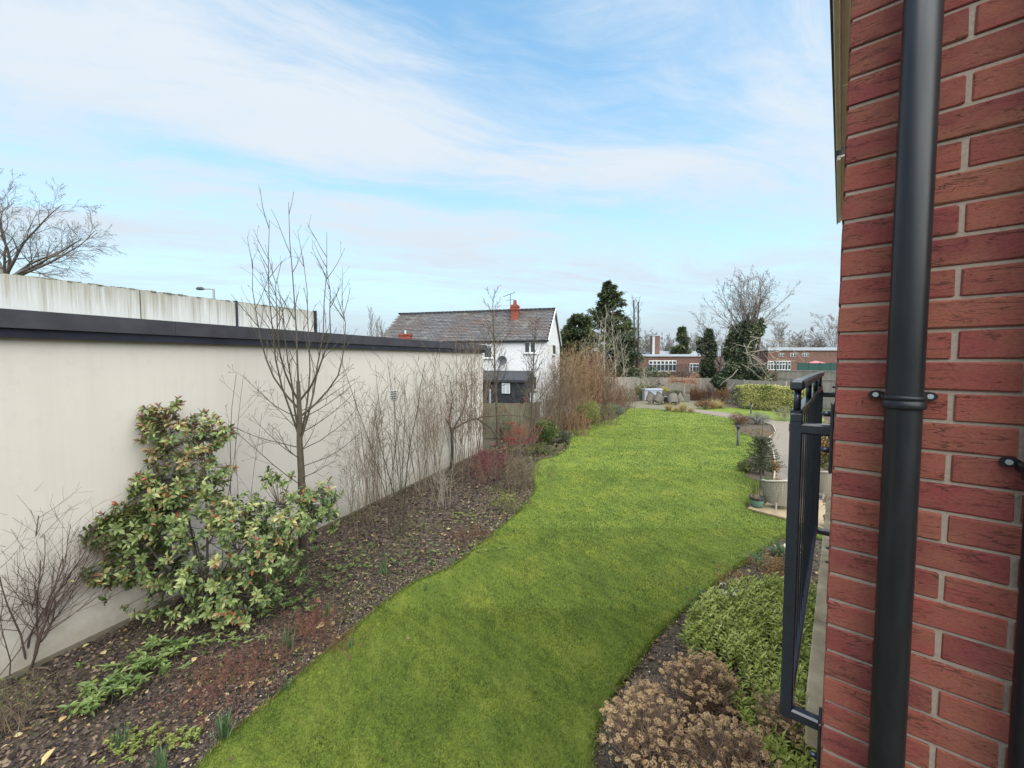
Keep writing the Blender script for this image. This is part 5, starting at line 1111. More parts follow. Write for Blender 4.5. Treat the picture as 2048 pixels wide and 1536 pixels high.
# big bare tree above the stained wall
random.seed(77); D = 22; bx = P(15, 700, D).x; root = empty('bare_tree', (bx, D, 0), 'large spreading bare tree rising behind the stained white wall', 'tree'); Tt = Tubes(); T = Tubes(); tips = []
z0 = P(20, 560, D).z; Tt.add([(bx, D, 0), (bx, D, z0*.5), (bx+.1, D, z0)], [.42, .36, .3]); Tt.build('trunk', BARK_D, root, 10)
spb = [dict(n=10, wob=.09, up=.01, taper=.16), dict(n=7, k=(10, 13), len=.42, ang=.6, wob=.12, up=-.005, r=.42, t0=.18, fall=.35, taper=.25), dict(n=5, k=(7, 10), len=.45, ang=.6, wob=.12, up=-.02, r=.42, fall=.3, taper=.35), dict(n=4, k=(4, 6), len=.5, ang=.55, wob=.12, up=-.04, r=.45, taper=.5)]
for (dx, dy, dz, L_) in ((1, -.1, .28, 5.9), (.9, .2, .62, 5.7), (.45, -.1, 1, 5.6), (-.1, .2, 1, 5.6), (-.6, 0, .9, 5.5), (.75, -.3, .12, 4.6), (-1, .1, .5, 5.5), (.2, -.5, .7, 4.5), (1, .3, .45, 4.6), (.7, -.1, .8, 5.4)):
    grow(T, Vector((bx+.1, D, z0+random.uniform(-.4, .2))), Vector((dx, dy, dz*.92)), L_*.94, .10, spb, 0, tips)
T.build('branches', M_bark('dark_branch', (.13, .11, .095), (.21, .185, .16)), root, 3)

# ------------------------------------------------------------------ school beyond the fence
SCHB = M_plain('school_brick', (.14, .075, .058), .9, .3, 2); ROOFW = M_plain('roof_edge_white', (.33, .35, .38), .5, .05, 1)
def sbox(mb_, x0, x1, y0, y1, z0, z1): mb_.box(((x0+x1)/2, (y0+y1)/2, (z0+z1)/2), (x1-x0, y1-y0, z1-z0))
def school(name, px0, px1, ytop, D, depth, lab, wins, roofh=.35):
    x0, x1 = P(px0, 700, D).x, P(px1, 700, D).x; zt__ = P((px0+px1)/2, ytop, D).z; root = empty(name, ((x0+x1)/2, D, 0), lab, 'building'); m = MB(); sbox(m, x0, x1, D, D+depth, 0, zt__); m.build('wall', SCHB, root)
    m = MB(); sbox(m, x0-.3, x1+.3, D-.35, D+depth, zt__+.003, zt__+roofh); m.build('roof', ROOFW, root)
    for (a, b_, ya, yb, n) in wins:
        xa, xb, za, zb = P(a, 700, D).x, P(b_, 700, D).x, P(a, yb, D).z, P(a, ya, D).z; m = MB(); sbox(m, xa, xb, D-.08, D-.002, za, zb); f_ = m.build('window', WHITEP, root)
        for i in range(n):
            w_ = (xb-xa)/n; h_ = zb-za
            m = MB(); sbox(m, xa+w_*i+w_*.14, xa+w_*(i+1)-w_*.10, D-.11, D-.082, za+h_*.08, za+h_*.62); m.build('pane', GLASS, f_)
            m = MB(); sbox(m, xa+w_*i+w_*.14, xa+w_*(i+1)-w_*.10, D-.11, D-.082, za+h_*.70, za+h_*.93); m.build('pane', GLASS, f_)
    return root
school('school_wing', 1271, 1447, 713, 88, 12, 'low brick school wing with white framed windows behind the fence', [(1298, 1353, 721, 743, 7), (1380, 1398, 727, 745, 3)], .5)
school('school_hall', 1536, 1700, 701, 92, 14, 'higher brick school hall with small white windows and pale roof edge', [(1557, 1568, 707, 713, 3), (1581, 1592, 706, 713, 2), (1604, 1618, 706, 713, 3), (1536, 1582, 722, 740, 8)], .7)
school('school_hall', 1320, 1450, 709, 97, 10, 'pale-roofed block of the school set back behind the low wing', [], .8)
q = P(1305, 700, 86); cs = empty('square_chimney', (P(1306, 700, 92).x, 92, 0), 'square brick boiler chimney rising above the low school wing', 'chimney'); m = MB(); xa, xb = P(1298.5, 700, 92).x, P(1313, 700, 92).x; zt__ = P(1306, 673, 92).z; sbox(m, xa, xb, 90, 91.6, 0, zt__); m.build('stack', SCHB, cs); m = MB(); sbox(m, xa-.05, xb+.05, 89.9, 91.7, zt__, zt__+.18); m.build('cap', ROOFW, cs)
m = MB(); sbox(m, xa-.02, P(1303, 700, 92).x, 89.93, 89.995, 5, zt__-.1); m.build('flue_panel', M_plain('grey_panel', (.35, .37, .38), .5), cs)
# green mesh fence and red canopy
GRN = M_plain('green_mesh', (.010, .05, .04), .5, .2); gf = empty('mesh_fence', (P(1600, 740, 62).x, 62, 0), 'dark green metal fence in front of the school hall', 'fence')
for i in range(9):
    x = P(1530+i*22, 740, 62).x; m = MB(); sbox(m, x-.06, x+.06, 62, 62.1, 0, P(1600, 725, 62).z); m.build('post', GRN, gf)
for i in range(9):
    x = P(1530+i*22, 740, 62).x; x2 = P(1552+i*22, 740, 62).x; m = MB(); zc = P(1600, 727, 62).z; sbox(m, x+.08, x2-.08, 62.03, 62.07, 1.2 if i > 2 else zc-1, zc); m.build('mesh_panel', GRN, gf) if i > 2 else None
m = MB(); sbox(m, P(1530, 0+740, 62).x, P(1700, 740, 62).x, 62.0, 62.02, P(1600, 727, 62).z, P(1600, 727, 62).z+.07); m.build('rail', GRN, gf)
CAN = M_plain('red_canopy', (.42, .13, .13), .6, .1); cnx = P(1635, 728, 66); cn = empty('red_canopy', (cnx.x, 66, 0), 'wide red fabric parasol canopy by the green fence', 'canopy')
m = MB(); z1, z2 = P(1600, 729, 66).z, P(1600, 721.5, 66).z; m.add([(cnx.x+2.6*math.cos(a), 66+1.6*math.sin(a), z1) for a in np.linspace(0, 6.283, 9)[:8]]+[(cnx.x-.4, 66, z2)], [(i, (i+1) % 8, 8) for i in range(8)]); m.build('canopy', CAN, cn); m = MB(); m.tube([(cnx.x, 66, 0), (cnx.x, 66, z2-.05)], .05, 6); m.build('pole', WHITEP, cn)
# fence palings of the school
m = MB(); pfx = empty('railing_fence', (P(1400, 740, 60).x, 60, 0), 'dark vertical palings in front of the low school wing', 'fence')
for i in range(60): x = P(1285+i*2.6, 740, 60).x; sbox(m, x-.03, x+.03, 60, 60.04, 0, P(1400, 728, 60).z)
tag(m.build('palings', BLACKP, pfx), kind='stuff')
# far scrub and wooded horizon
random.seed(9); np.random.seed(9); T = Tubes(); tips = []
for i in range(90):
    D = random.uniform(57, 64) if i < 50 else random.uniform(118, 150); x = random.uniform(P(1180, 700, D).x, P(1480, 700, D).x) if i < 50 else random.uniform(-1.3*D, D)
    if i < 50 and 1296 < 1024+800*x/D < 1356: continue
    H = random.uniform(1.8, 3.0) if i < 50 else random.uniform(6, 9.5)
    grow(T, Vector((x, D, 0)), Vector((random.gauss(0, .1), 0, 1)), H, .06 if i < 50 else .16, [dict(n=5, wob=.06, taper=.2), dict(n=4, k=16, len=.45, ang=.7, wob=.1, r=.5, t0=.1, taper=.3), dict(n=3, k=(4, 7), len=.5, ang=.6, r=.6)], 0, tips)
tag(T.build('distant_wood', BARK_F, None, 3), 'bare brown scrub and distant wood along the horizon', 'woodland', kind='stuff')
p = np.random.rand(30000, 3)*np.array([1, 1, 1]); D = 57+7*p[:, 1]; x = D*((1180-1024)/800+(1560-1180)/800*p[:, 0]); z = p[:, 2]**1.3*(1.6+1.2*noise2v(np.c_[x, x*0], .6, 3)+.7); okk = z > .05
pp_ = np.c_[x, D, z][okk]; mscr = len(pp_); tag(leaves('scrub', LEAF2, pp_, rdir(mscr), rdir(mscr, 1), .22, .12, M_leaf('scrub_leaf', [(0, (.05, .035, .025)), (.5, (.12, .08, .055)), (.8, (.17, .08, .06)), (1, (.10, .12, .05))], .8), None), 'low brown and reddish scrub beyond the garden fence', 'undergrowth', kind='stuff')
# a far dark hedge line all the way round, so that the ground meets woods and not the sky
p = np.random.rand(26000, 3); D = 150+40*p[:, 1]; x = D*(-1.5+2.9*p[:, 0]); z = p[:, 2]*(3.0+1.6*noise2v(np.c_[x, x*0], .12, 5)); pp_ = np.c_[x, D, z]
tag(leaves('far_wood', LEAF2, pp_, rdir(len(pp_)), rdir(len(pp_), .3), 1.6, 1.0, M_leaf('far_wood_leaf', [(0, (.06, .055, .05)), (.6, (.12, .11, .10)), (1, (.16, .15, .13))], .9), None), 'grey-brown band of far trees on the horizon', 'woodland', kind='stuff')
# ------------------------------------------------------------------ garden furniture and planting by the path
BLK = M_plain('bollard_paint', (.035, .035, .05), .45, .2)
def bollard(px, py, h, lab):
    g = G(px, py); root = empty('bollard_light', g, lab, 'bollard', 'bollard lights along the path'); m = MB(); m.lathe(g, [(0.0, h-.20), (.052, h-.2), (.052, 0)], 16); m.build('post', BLK, root, True)
    m = MB(); m.lathe(g, [(.045, h-.2), (.045, h-.15), (.075, h-.14), (.075, h-.03), (.06, h), (0, h)], 16); m.build('head', BLK, root, True)
bollard(1475.5, 893, .98, 'dark bollard light standing on the lawn beside the heather bed'); bollard(1502, 829, .95, 'dark bollard light beyond the heather bed near the hedge')
# storage box
RB = M_plain('blue_grey_plastic', (.27, .30, .34), .6, .15, 3); RB2 = M_plain('grey_lid', (.36, .40, .46), .5, .1)
q = P(1307, 802, 40.5); sb_ = empty('storage_box', (q.x, q.y, 0), 'pale blue-grey plastic storage box on the patio', 'storage box'); bw = 1.75; bh = 1.22
m = MB(); m.box((q.x, q.y+.45, bh/2), (bw, .9, bh-.05)); m.build('body', RB, sb_)
for i in range(6): m = MB(); m.box((q.x-bw/2+bw*(i+.5)/6, q.y-.01, bh/2), (bw/6-.04, .03, bh-.16)); m.build('panel', RB, sb_)
m = MB(); m.box((q.x, q.y+.43, bh), (bw+.1, 1.0, .09), bev=.02); m.build('lid', RB2, sb_)
# wicker chairs
t = NT('grey_wicker'); wv = t.n('ShaderNodeTexWave'); wv.inputs['Scale'].default_value = 22; wv.bands_direction = 'Z'; wv.inputs['Distortion'].default_value = 1.5; t.l(t.tc.outputs['Object'], wv.inputs[0])
t.col(t.mix(.6, t.ramp(t.noise(9, 4), [(.3, (.13, .115, .09)), (.7, (.20, .18, .145))]), t.ramp(wv.outputs[0], [(0, (.55,)*3), (1, (1.2,)*3)]), 'MULTIPLY')); t.rough(.75); t.bump(wv.outputs[0], .8, .01); WICK = t.m
t = NT('white_wicker'); wv = t.n('ShaderNodeTexWave'); wv.inputs['Scale'].default_value = 30; wv.bands_direction = 'Z'; wv.inputs['Distortion'].default_value = 1.0; t.l(t.tc.outputs['Object'], wv.inputs[0])
t.col(t.mix(.6, (.50, .44, .34), t.ramp(wv.outputs[0], [(0, (.6,)*3), (1, (1.1,)*3)]), 'MULTIPLY')); t.rough(.7); t.bump(wv.outputs[0], .8, .008); WWICK = t.m
DARKRIM = M_plain('dark_rattan', (.045, .04, .032), .7)
def tub_chair(loc, rz, mat, lab, group, w_=.34, hb=.86, ha=.62, tilt=0, seat=.42, ribs=True, flare=.05):
    root = empty('wicker_chair', loc, lab, 'chair', group); M = Matrix.Rotation(rz, 4, 'Z') @ Matrix.Rotation(tilt, 4, 'X')
    def X(v): v = M @ Vector(v); return tuple(Vector(loc)+v)
    n = 28; ph = [R(-115+230*i/(n-1)) for i in range(n)]; V = []; top = []
    rows = 7; z0 = .12
    def hgt(a): return ha+(hb-ha)*max(0, math.cos(a*.62))**2.2
    for k, (sc_) in enumerate((1.0, .93)):
        for j in range(rows):
            f = j/(rows-1)
            for a in ph:
                z = z0+(hgt(a)-z0)*f; rr = w_*sc_*(.86+flare*2.4*f+.05*math.sin(f*3)); V.append((rr*math.sin(a), rr*math.cos(a), z))     # back towards +Y
    F = []
    for k in range(2):
        for j in range(rows-1):
            for i in range(n-1):
                b_ = k*rows*n+j*n+i; F.append((b_, b_+1, b_+1+n, b_+n) if k == 0 else (b_, b_+n, b_+n+1, b_+1))
    m = MB(); m.add([X(v) for v in V], F); m.build('back_shell', mat, root, True)
    m = MB(); rim = [X((w_*1.0*(.86+flare*2.4)*math.sin(a)*.985, w_*1.0*(.86+flare*2.4)*math.cos(a)*.985, hgt(a))) for a in ph]; rim = [X((V[0][0], V[0][1], .06))]+rim+[X((V[n-1][0], V[n-1][1], .06))]; m.tube(rim, .030, 10); m.build('rim', mat if ribs else DARKRIM, root, True)
    m = MB(); pts = [(w_*.84*math.sin(a), w_*.84*math.cos(a)) for a in ph]; nn_ = len(pts)
    m.add([X((x, y, seat)) for x, y in pts]+[X((x, y, seat-.26)) for x, y in pts], [tuple(range(nn_))[::-1], tuple(range(nn_, 2*nn_))]+[(i, (i+1) % nn_, nn_+(i+1) % nn_, nn_+i) for i in range(nn_)]); m.build('seat', mat, root)
    for sx in (-1, 1):
        for sy in (-1, 1): m = MB(); m.tube([X((sx*w_*.62, sy*w_*.55, .2)), X((sx*w_*.72, sy*w_*.66, 0))], [.026, .02], 8); m.build('leg', mat, root)
    if ribs:
        for i in range(0, n, 1):
            a = ph[i]; m_ = [X((w_*1.012*(.86+flare*2.4*f+.05*math.sin(f*3))*math.sin(a), w_*1.012*(.86+flare*2.4*f+.05*math.sin(f*3))*math.cos(a), z0+(hgt(a)-z0)*f)) for f in np.linspace(0, 1, 5)]
            if i == 0: R_ = MB()
            R_.tube(m_, .0045, 4, cap=False)
        for j in range(1, 16):
            f = j/16; R_.tube([X((w_*1.014*(.86+flare*2.4*f+.05*math.sin(f*3))*math.sin(a), w_*1.014*(.86+flare*2.4*f+.05*math.sin(f*3))*math.cos(a), z0+(hgt(a)-z0)*f)) for a in ph], .0035, 4, cap=False)
        tag(R_.build('weave', mat, root), kind='stuff')
    return root
tub_chair((G(1556, 1018).x, G(1556, 1018).y, TZ), R(186), WWICK, 'pale wicker tub chair with its back to us beside the glazed pot', 'pale wicker chairs on the terrace', w_=.335, hb=.80, ha=.66, flare=.12)
tub_chair((G(1672, 1004).x, G(1672, 1004).y+.2, TZ), R(160), WWICK, 'pale wicker tub chair half hidden between railing and brick wall', 'pale wicker chairs on the terrace', w_=.335, hb=.80, ha=.66, flare=.12)
# far patio set: four chairs tipped against a round table
tq = P(1336, 811, 37.3); tb = empty('round_table', (tq.x, tq.y, .03), 'round glass-topped wicker table in the middle of the patio chairs', 'table')
m = MB(); m.lathe((tq.x, tq.y, .03), [(0, .74), (.62, .74), (.64, .72), (.62, .70), (0, .70)], 28); m.build('table_top', M_plain('green_glass', (.16, .21, .17), .15), tb, True); m = MB(); m.lathe((tq.x, tq.y, .03), [(.30, .69), (.22, .4), (.34, 0)], 20); m.build('base', WICK, tb, True)
for i, (dx, dy, rz, tl, lb) in enumerate([(-1.15, -.35, R(-75+180), R(36), 'grey wicker chair tipped sideways in front of the storage box'), (.05, -1.1, R(180), R(30), 'grey wicker chair with its back to the lawn behind dry grasses'), (1.05, -.4, R(70+180), R(38), 'grey wicker chair leaning in at the planter side of the table'), (.35, 1.05, R(0), R(26), 'grey wicker chair on the fence side of the table'), (-1.7, .2, R(-80+180), R(30), 'grey wicker chair half behind the tipped one by the box')]):
    tub_chair((tq.x+dx, tq.y+dy, .04+.30*(1-math.cos(tl))+.10*tl), rz, WICK, lb, 'grey wicker chairs round the patio table', w_=.46, hb=.98, ha=.70, tilt=tl*.8, ribs=False)
# wicker planter with dead stump
q = P(1371, 806, 39.5); wp = empty('wicker_planter', (q.x, q.y, .03), 'square grey wicker planter at the foot of the small orange tree', 'planter'); m = MB(); m.box((q.x, q.y, .42), (.62, .55, .78), bev=.03); m.build('basket', WICK, wp); m = MB(); m.box((q.x, q.y, .80), (.54, .47, .04)); m.build('soil', SOIL, wp)
# small weeping orange-red tree
random.seed(61); q = P(1367, 800, 41.5); r_ = empty('weeping_tree', (q.x, q.y, 0), 'small weeping tree with an umbrella of orange-red twigs behind the patio', 'tree'); Tt = Tubes(); T = Tubes(); tips = []; Tt.add([(q.x, q.y, 0), (q.x+.05, q.y, 1), (q.x, q.y, 1.9)], [.10, .09, .08]); Tt.build('trunk', BARK_L, r_, 8)
for k in range(34): a = random.random()*6.28; grow(T, Vector((q.x, q.y, 1.85)), Vector((math.cos(a), math.sin(a), .75)), random.uniform(1.1, 1.9), .03, [dict(n=7, wob=.1, up=-.16, taper=.3), dict(n=5, k=(5, 8), len=.5, ang=.6, wob=.12, up=-.1, r=.5, taper=.4), dict(n=3, k=(2, 3), len=.5, ang=.6, up=-.05, r=.6)], 0, tips)
T.build('branches', M_bark('orange_twig', (.30, .14, .08), (.42, .24, .15)), r_, 3)
# ornamental grasses
STRAW = M_leaf('straw', [(0, (.30, .21, .08)), (.6, (.48, .37, .17)), (1, (.58, .48, .27))], .8, .3)
def tuft(name, base, n, h, spread, w_, mat, lab, cat='grass', group=None, curve=.5, seed=0, part='blades', kinds=True, mz=0):
    np.random.seed(seed); b = np.array(base)+0.; a = np.random.rand(n)*6.28; s_ = spread*np.random.rand(n)**.6; d = np.c_[np.cos(a)*s_, np.sin(a)*s_, np.ones(n)]; d = nrm(d); hh = h*(.55+.5*np.random.rand(n)); r0 = np.c_[np.random.randn(n, 2)*.04*h/.5, np.full(n, mz)]
    root = empty(name, base, lab, cat, group); segs = 4; V = []; side = nrm(np.cross(d, np.array([0, 0, 1.])))
    ang = np.random.rand(n)*6.28; side = nrm(np.c_[np.cos(ang), np.sin(ang), np.zeros(n)])
    for j in range(segs+1):
        f = j/segs; c = b+r0+d*(hh*f)[:, None]+np.c_[np.cos(a), np.sin(a), -np.ones(n)]*(curve*hh*f**2.2*s_)[:, None]; wj = w_*(1-f**2*.92)*.5; V += [c-side*wj, c+side*wj]
    V = np.stack(V, 1); off = (np.arange(n)*2*(segs+1))[:, None]; F = np.concatenate([off+np.array([2*j, 2*j+1, 2*j+3, 2*j+2]) for j in range(segs)])
    o = mk(part, V.reshape(-1, 3), F, mat, root, np.repeat(np.random.rand(n), 2*(segs+1))); tag(o, kind='stuff'); return root
for i, (px, py, h, sp, lb) in enumerate([(1337, 823, .85, .5, 'straw-coloured grass tuft nearest the tipped patio chairs'), (1352, 825, .6, .6, 'shorter straw grass in the middle of the dry clump'), (1366, 825, 1.0, .45, 'tallest straw grass before the wicker planter'), (1382, 826, .55, .6, 'low green-tan grass at the end of the dry clump'), (1428, 818, 1.15, .7, 'golden grass fountain beside dark heather on the path'), (1440, 817, .9, .8, 'spreading golden grass on the hedge side of the fountain')]):
    g = G(px, py); tuft('grass_tuft', g, 420, h, sp, .018, STRAW, lb, 'grass', 'straw ornamental grasses', seed=100+i, curve=.6)
leafball('heather_clump', (G(1413, 820).x, G(1413, 820).y+.3, .3), .95, .6, .45, 1600, .10, .04, LEAF_BR, 'dark purple-brown heather beside the golden grass', seed=21)
# variegated hedge and shrubs at the fence
np.random.seed(31); hx0, hx1 = P(1484, 810, 33.5), P(1640, 825, 29.5); root = empty('variegated_hedge', (hx0+hx1)/2, 'clipped cream and green variegated hedge before the far fence', 'hedge'); n = 26000
f_ = np.random.rand(n); base_ = np.array(hx0)[None]*(1-f_[:, None])+np.array(hx1)[None]*f_[:, None]; dp = (np.random.rand(n)*2-1); zz_ = np.random.rand(n)**.75; face = np.random.rand(n)
dp = np.where(face < .6, -1+.12*np.random.randn(n)+.18*noise2v(np.c_[base_[:, 0], zz_*4], 2.2, 8), dp); zz_ = np.where((face > .6) & (face < .85), 1+.03*np.random.randn(n), zz_)
hgt = (1.95-.25*np.abs(f_-.35))*(1+.05*noise2v(base_[:, :2], 1.6, 4)); dp *= 1-.35*zz_**4
pp_ = np.c_[base_[:, 0], base_[:, 1]+.75+dp*.75, zz_*hgt]; tag(leaves('foliage', LEAF4, pp_, rdir(n, .3), nrm(np.random.randn(n, 3)*.7+np.array([0, -1, .8])), .10, .07, LEAF_VAR, root, np.clip(.45+.35*noise2v(np.c_[pp_[:, 0], pp_[:, 2]], 3, 4)+np.random.randn(n)*.28-(.35*(zz_ < .15)), 0, 1)), kind='stuff')
T = Tubes()
for i in range(60): f0 = random.random(); q = hx0.lerp(hx1, f0); T.add([(q.x, q.y+.75, 0), (q.x+random.uniform(-.2, .2), q.y+.75, .8), (q.x+random.uniform(-.4, .4), q.y+random.uniform(.2, 1.2), 1.6)], [.02, .012, .005])
tag(T.build('stems', BARK_D, root, 4), kind='stuff')
leafball('fence_shrub', (P(1462, 800, 37).x, 36.3, .9), .5, .5, 1.0, 1500, .12, .06, LEAF_DK, 'dark green upright shrub at the end of the variegated hedge', seed=22)
leafball('fence_shrub', (P(1443, 800, 38).x, 38, .7), 1.1, .6, .85, 1700, .12, .05, LEAF_BR, 'dark brownish shrub before the fence beside the hedge', seed=23)
leafball('fence_shrub', (P(1395, 800, 42).x, 42, .4), 1.6, .7, .6, 2000, .14, .06, LEAF_BR, 'low russet shrubs behind the wicker planter', seed=24)
leafball('fence_shrub', (P(1350, 800, 44).x, 44, .4), 1.6, .6, .5, 1800, .14, .06, MOSSY, 'olive shrub low against the long fence behind the table', seed=25)
leafball('yellow_flowering_shrub', (P(1328, 790, 42).x, 42, .95), .6, .4, .4, 500, .12, .10, LEAF_YL, 'small shrub dotted with yellow blooms behind the storage box', seed=26)
for i, (px, D, n, h, mt, lf, lb) in enumerate([(1290, 44, 10, 1.7, BARK_R, LEAF_BR, 'red-tinted shrub against the fence before the storage box'), (1420, 41.5, 10, 1.5, BARK_P, LEAF_BR, 'russet bare shrub against the long fence near the ivy trunk'), (1400, 43, 8, 1.6, BARK_T, None, 'tan bare shrub at the fence behind the weeping tree'), (1385, 42.5, 8, 1.5, BARK_R, LEAF_OR, 'reddish twiggy shrub beside the weeping tree')]):
    q = P(px, 800, D); r_, tp = whips('fence_side_shrub', (q.x, D, 0), n, h, .4, mt, lb, tw=6, twl=.3, r=.014, seed=800+i, sub=2, root_r=.4, k=3)
    if lf: tipleaves(r_, tp, 500, .09, .05, lf, spread=.1)
r_, tp = whips('low_acer', G(1572, 842), 26, .95, 1.0, BARK_L, 'low spreading pale-twigged shrub at the hedge foot beside the railing', tw=6, twl=.35, r=.01, seed=810, sub=2, root_r=.3); tipleaves(r_, tp, 1200, .06, .03, LEAF_LIME, spread=.08)
# heather bed in the island
leafball('heather_clump', (G(1484, 852).x, G(1484, 852).y+.35, .32), .75, .7, .48, 3200, .06, .02, LEAF_BR, 'rust-brown heather mound nearest the bollard in the island bed', seed=27, rn=lambda p: np.random.rand(len(p))*.6)
leafball('heather_clump', (G(1522, 850).x, G(1522, 850).y+.35, .32), .95, .6, .45, 3600, .06, .02, M_leaf('lavender_grey', [(0, (.10, .09, .10)), (.5, (.20, .19, .19)), (1, (.30, .29, .28))], .8), 'silvery grey lavender mound on the path side of the island bed', seed=28)
r_, tp = whips('dead_perennial', G(1512, 872), 50, .4, .7, BARK_O, 'short dead russet stems among stones in the island bed', tw=4, twl=.4, r=.004, seed=29, root_r=.5)
# small spruce in a pot with taller leader
random.seed(91); np.random.seed(91); g = G(1521, 968); sp_ = empty('potted_spruce', g, 'small open-branched spruce with a thin bare leader by the lawn corner', 'tree'); Tt = Tubes(); T = Tubes(); H = P(1521, 835, g.y).z
Tt.add([(g.x, g.y, .1), (g.x, g.y, H*.5), (g.x, g.y, H*.8), (g.x, g.y, H)], [.022, .016, .009, .004]); Tt.build('trunk', BARK_D, sp_, 8); pos = []; Y = []
zf = P(1521, 882, g.y).z
for tier in range(11):
    z = .5+(zf-.5)*(tier/10)**.9; rr = .62*(1-(z-.3)/(zf+.12)) + .08; k = 7
    for i in range(k):
        a = 6.28*i/k+tier*1.3+random.uniform(-.2, .2); d = Vector((math.cos(a), math.sin(a), .45+.3*(tier/10))); pts = [Vector((g.x, g.y, z))]
        for s_ in range(5): d = (d+Vector((random.gauss(0, .06), random.gauss(0, .06), -.06))).normalized(); pts.append(pts[-1]+d*rr/5)
        T.add([tuple(q) for q in pts], [.006, .005, .004, .0035, .003, .002])
        subs = [(pts, 44)]
        for s_ in range(3):
            i0 = random.randint(1, 4); dd = (pts[i0+1]-pts[i0]).normalized(); sd = dd.cross(Vector((0, 0, 1))).normalized()*(1 if s_ % 2 else -1); e = pts[i0]+(dd+sd*.9).normalized()*rr*.35; T.add([tuple(pts[i0]), tuple(pts[i0].lerp(e, .5)), tuple(e)], [.003, .003, .002]); subs.append(([pts[i0], e], 11))
        for (pl, cnt) in subs:
            for s_ in range(cnt): f = random.random()*(len(pl)-1)*.999; i0 = int(f); q = pl[i0].lerp(pl[i0+1], f-i0); ax = (pl[i0+1]-pl[i0]).normalized(); v = Vector(np.random.randn(3)); pos.append(tuple(q)); Y.append(tuple(ax*.8+v*.6))
for (a_, z_) in ((0, .12), (2.1, .18), (4.2, .1)):
    for q_ in (1,): T.add([(g.x, g.y, H-z_-.25), (g.x+math.cos(a_)*.1, g.y+math.sin(a_)*.1, H-z_-.15), (g.x+math.cos(a_)*.14, g.y+math.sin(a_)*.14, H-z_)], [.003, .003, .002])
T.build('branches', BARK_D, sp_, 4); n = len(pos); tag(leaves('needles', LEAF2, np.array(pos), np.array(Y), rdir(n), .06, .017, M_leaf('spruce_needle', [(0, (.025, .038, .016)), (.6, (.06, .075, .035)), (1, (.13, .13, .07))], .6, .1), sp_), kind='stuff')
# glazed pots
GZ = NT('green_glaze'); spz = GZ.n('ShaderNodeSeparateXYZ'); GZ.l(GZ.tc.outputs['Object'], spz.inputs[0]); f = GZ.math('ADD', spz.outputs[2], GZ.math('MULTIPLY', GZ.noise(25, 4), .05)); GZ.col(GZ.ramp(f, [(.05, (.10, .20, .17)), (.20, (.13, .25, .20)), (.245, (.05, .045, .04)), (.3, (.035, .03, .03))])); GZ.rough(.12); GLAZE = GZ.m
def pot(px, py, r, h, mat, lab, z=TZ, square=False, rim=.02):
    g = G(px, py); g.z = z; root = empty('plant_pot', g, lab, 'plant pot'); m = MB(); m.lathe(g, [(0, 0), (r*.62, 0), (r*.80, h*.3), (r*.96, h*.72), (r*.97, h*.86), (r+.004, h*.92), (r+.006, h), (r-rim, h), (r-rim-.006, h*.85), (0, h*.84)], 32); m.build('bowl', mat, root, True); m = MB(); m.lathe(g, [(r-rim-.005, h*.86), (0, h*.87)], 24); m.build('soil', SOIL, root); return root, g
r_, g = pot(1513, 1018, .185, .27, GLAZE, 'round green glazed pot with dark rim on the terrace corner'); tuft('dry_plant', g+Vector((0, 0, .22)), 26, .5, .35, .004, STRAW, 'sparse dry stems growing out of the green glazed pot', 'plant', seed=5)
DKP = M_plain('dark_bowl', (.05, .055, .06), .3, .3, 6)
for (px, lb) in ((1533, 'dark shallow bowl of low plants nearer the spruce'), (1556, 'dark shallow bowl of reddish stems behind the pale chair')):
    r_, g = pot(px, 978, .19, .2, DKP, lb); tuft('bowl_plant', g+Vector((0, 0, .16)), 130, .22, .8, .008, LEAF_OR if px > 1540 else LEAF_MID, 'reddish fine stems filling the bowl behind the pale chair' if px > 1540 else 'low green stems filling the bowl nearer the spruce', 'plant', seed=px)
leafball('corner_shrub', (G(1496, 945).x, G(1496, 945).y+.1, .14), .42, .35, .22, 1200, .06, .03, MOSSY, 'low dull green planting at the lawn corner below the spruce', seed=33)
leafball('corner_shrub', (G(1523, 948).x, G(1523, 948).y+.0, .3), .32, .3, .34, 1500, .07, .02, LEAF_DK, 'dark feathery foliage round the foot of the spruce', seed=34)
leafball('corner_shrub', (G(1546, 942).x, G(1546, 942).y, .16), .22, .2, .18, 400, .09, .05, LEAF_OR, 'small autumn-orange plant between spruce and block path', seed=35)
tuft('upright_herb', G(1512, 990), 90, .55, .3, .010, LEAF_MID, 'thin upright green stems behind the green glazed pot', 'plant', seed=8)
# planting between railing and wall
leafball('orange_tip_hedge', (10.55, 13.0, .8), .55, .6, .95, 3000, .10, .055, M_leaf('photinia', [(0, (.06, .08, .02)), (.4, (.16, .18, .05)), (.7, (.36, .22, .08)), (1, (.5, .2, .1))], .4), 'leafy hedge with peach and green leaves seen between railing and wall', seed=36)
r_, g = pot(1664, 1060, .17, .3, M_plain('brown_pot', (.12, .06, .035), .3), 'brown pot of dried pink flower heads beside the brick wall', z=.0); leafball('potted_hydrangea', (g.x, g.y, .55), .22, .2, .24, 260, .05, .05, M_leaf('pinkdry', [(0, (.3, .18, .12)), (1, (.5, .36, .25))], .8), 'dried pinkish flower heads above the brown pot', seed=37)
r_, g = pot(1592, 1135, .2, .38, M_plain('cream_pot', (.52, .46, .33), .4, .1), 'cream rimmed pot peeping out behind the railing post', z=.0)
pot(1668, 1195, .19, .26, M_plain('terracotta', (.32, .09, .05), .7), 'terracotta pot low beside the stone ledge', z=0)

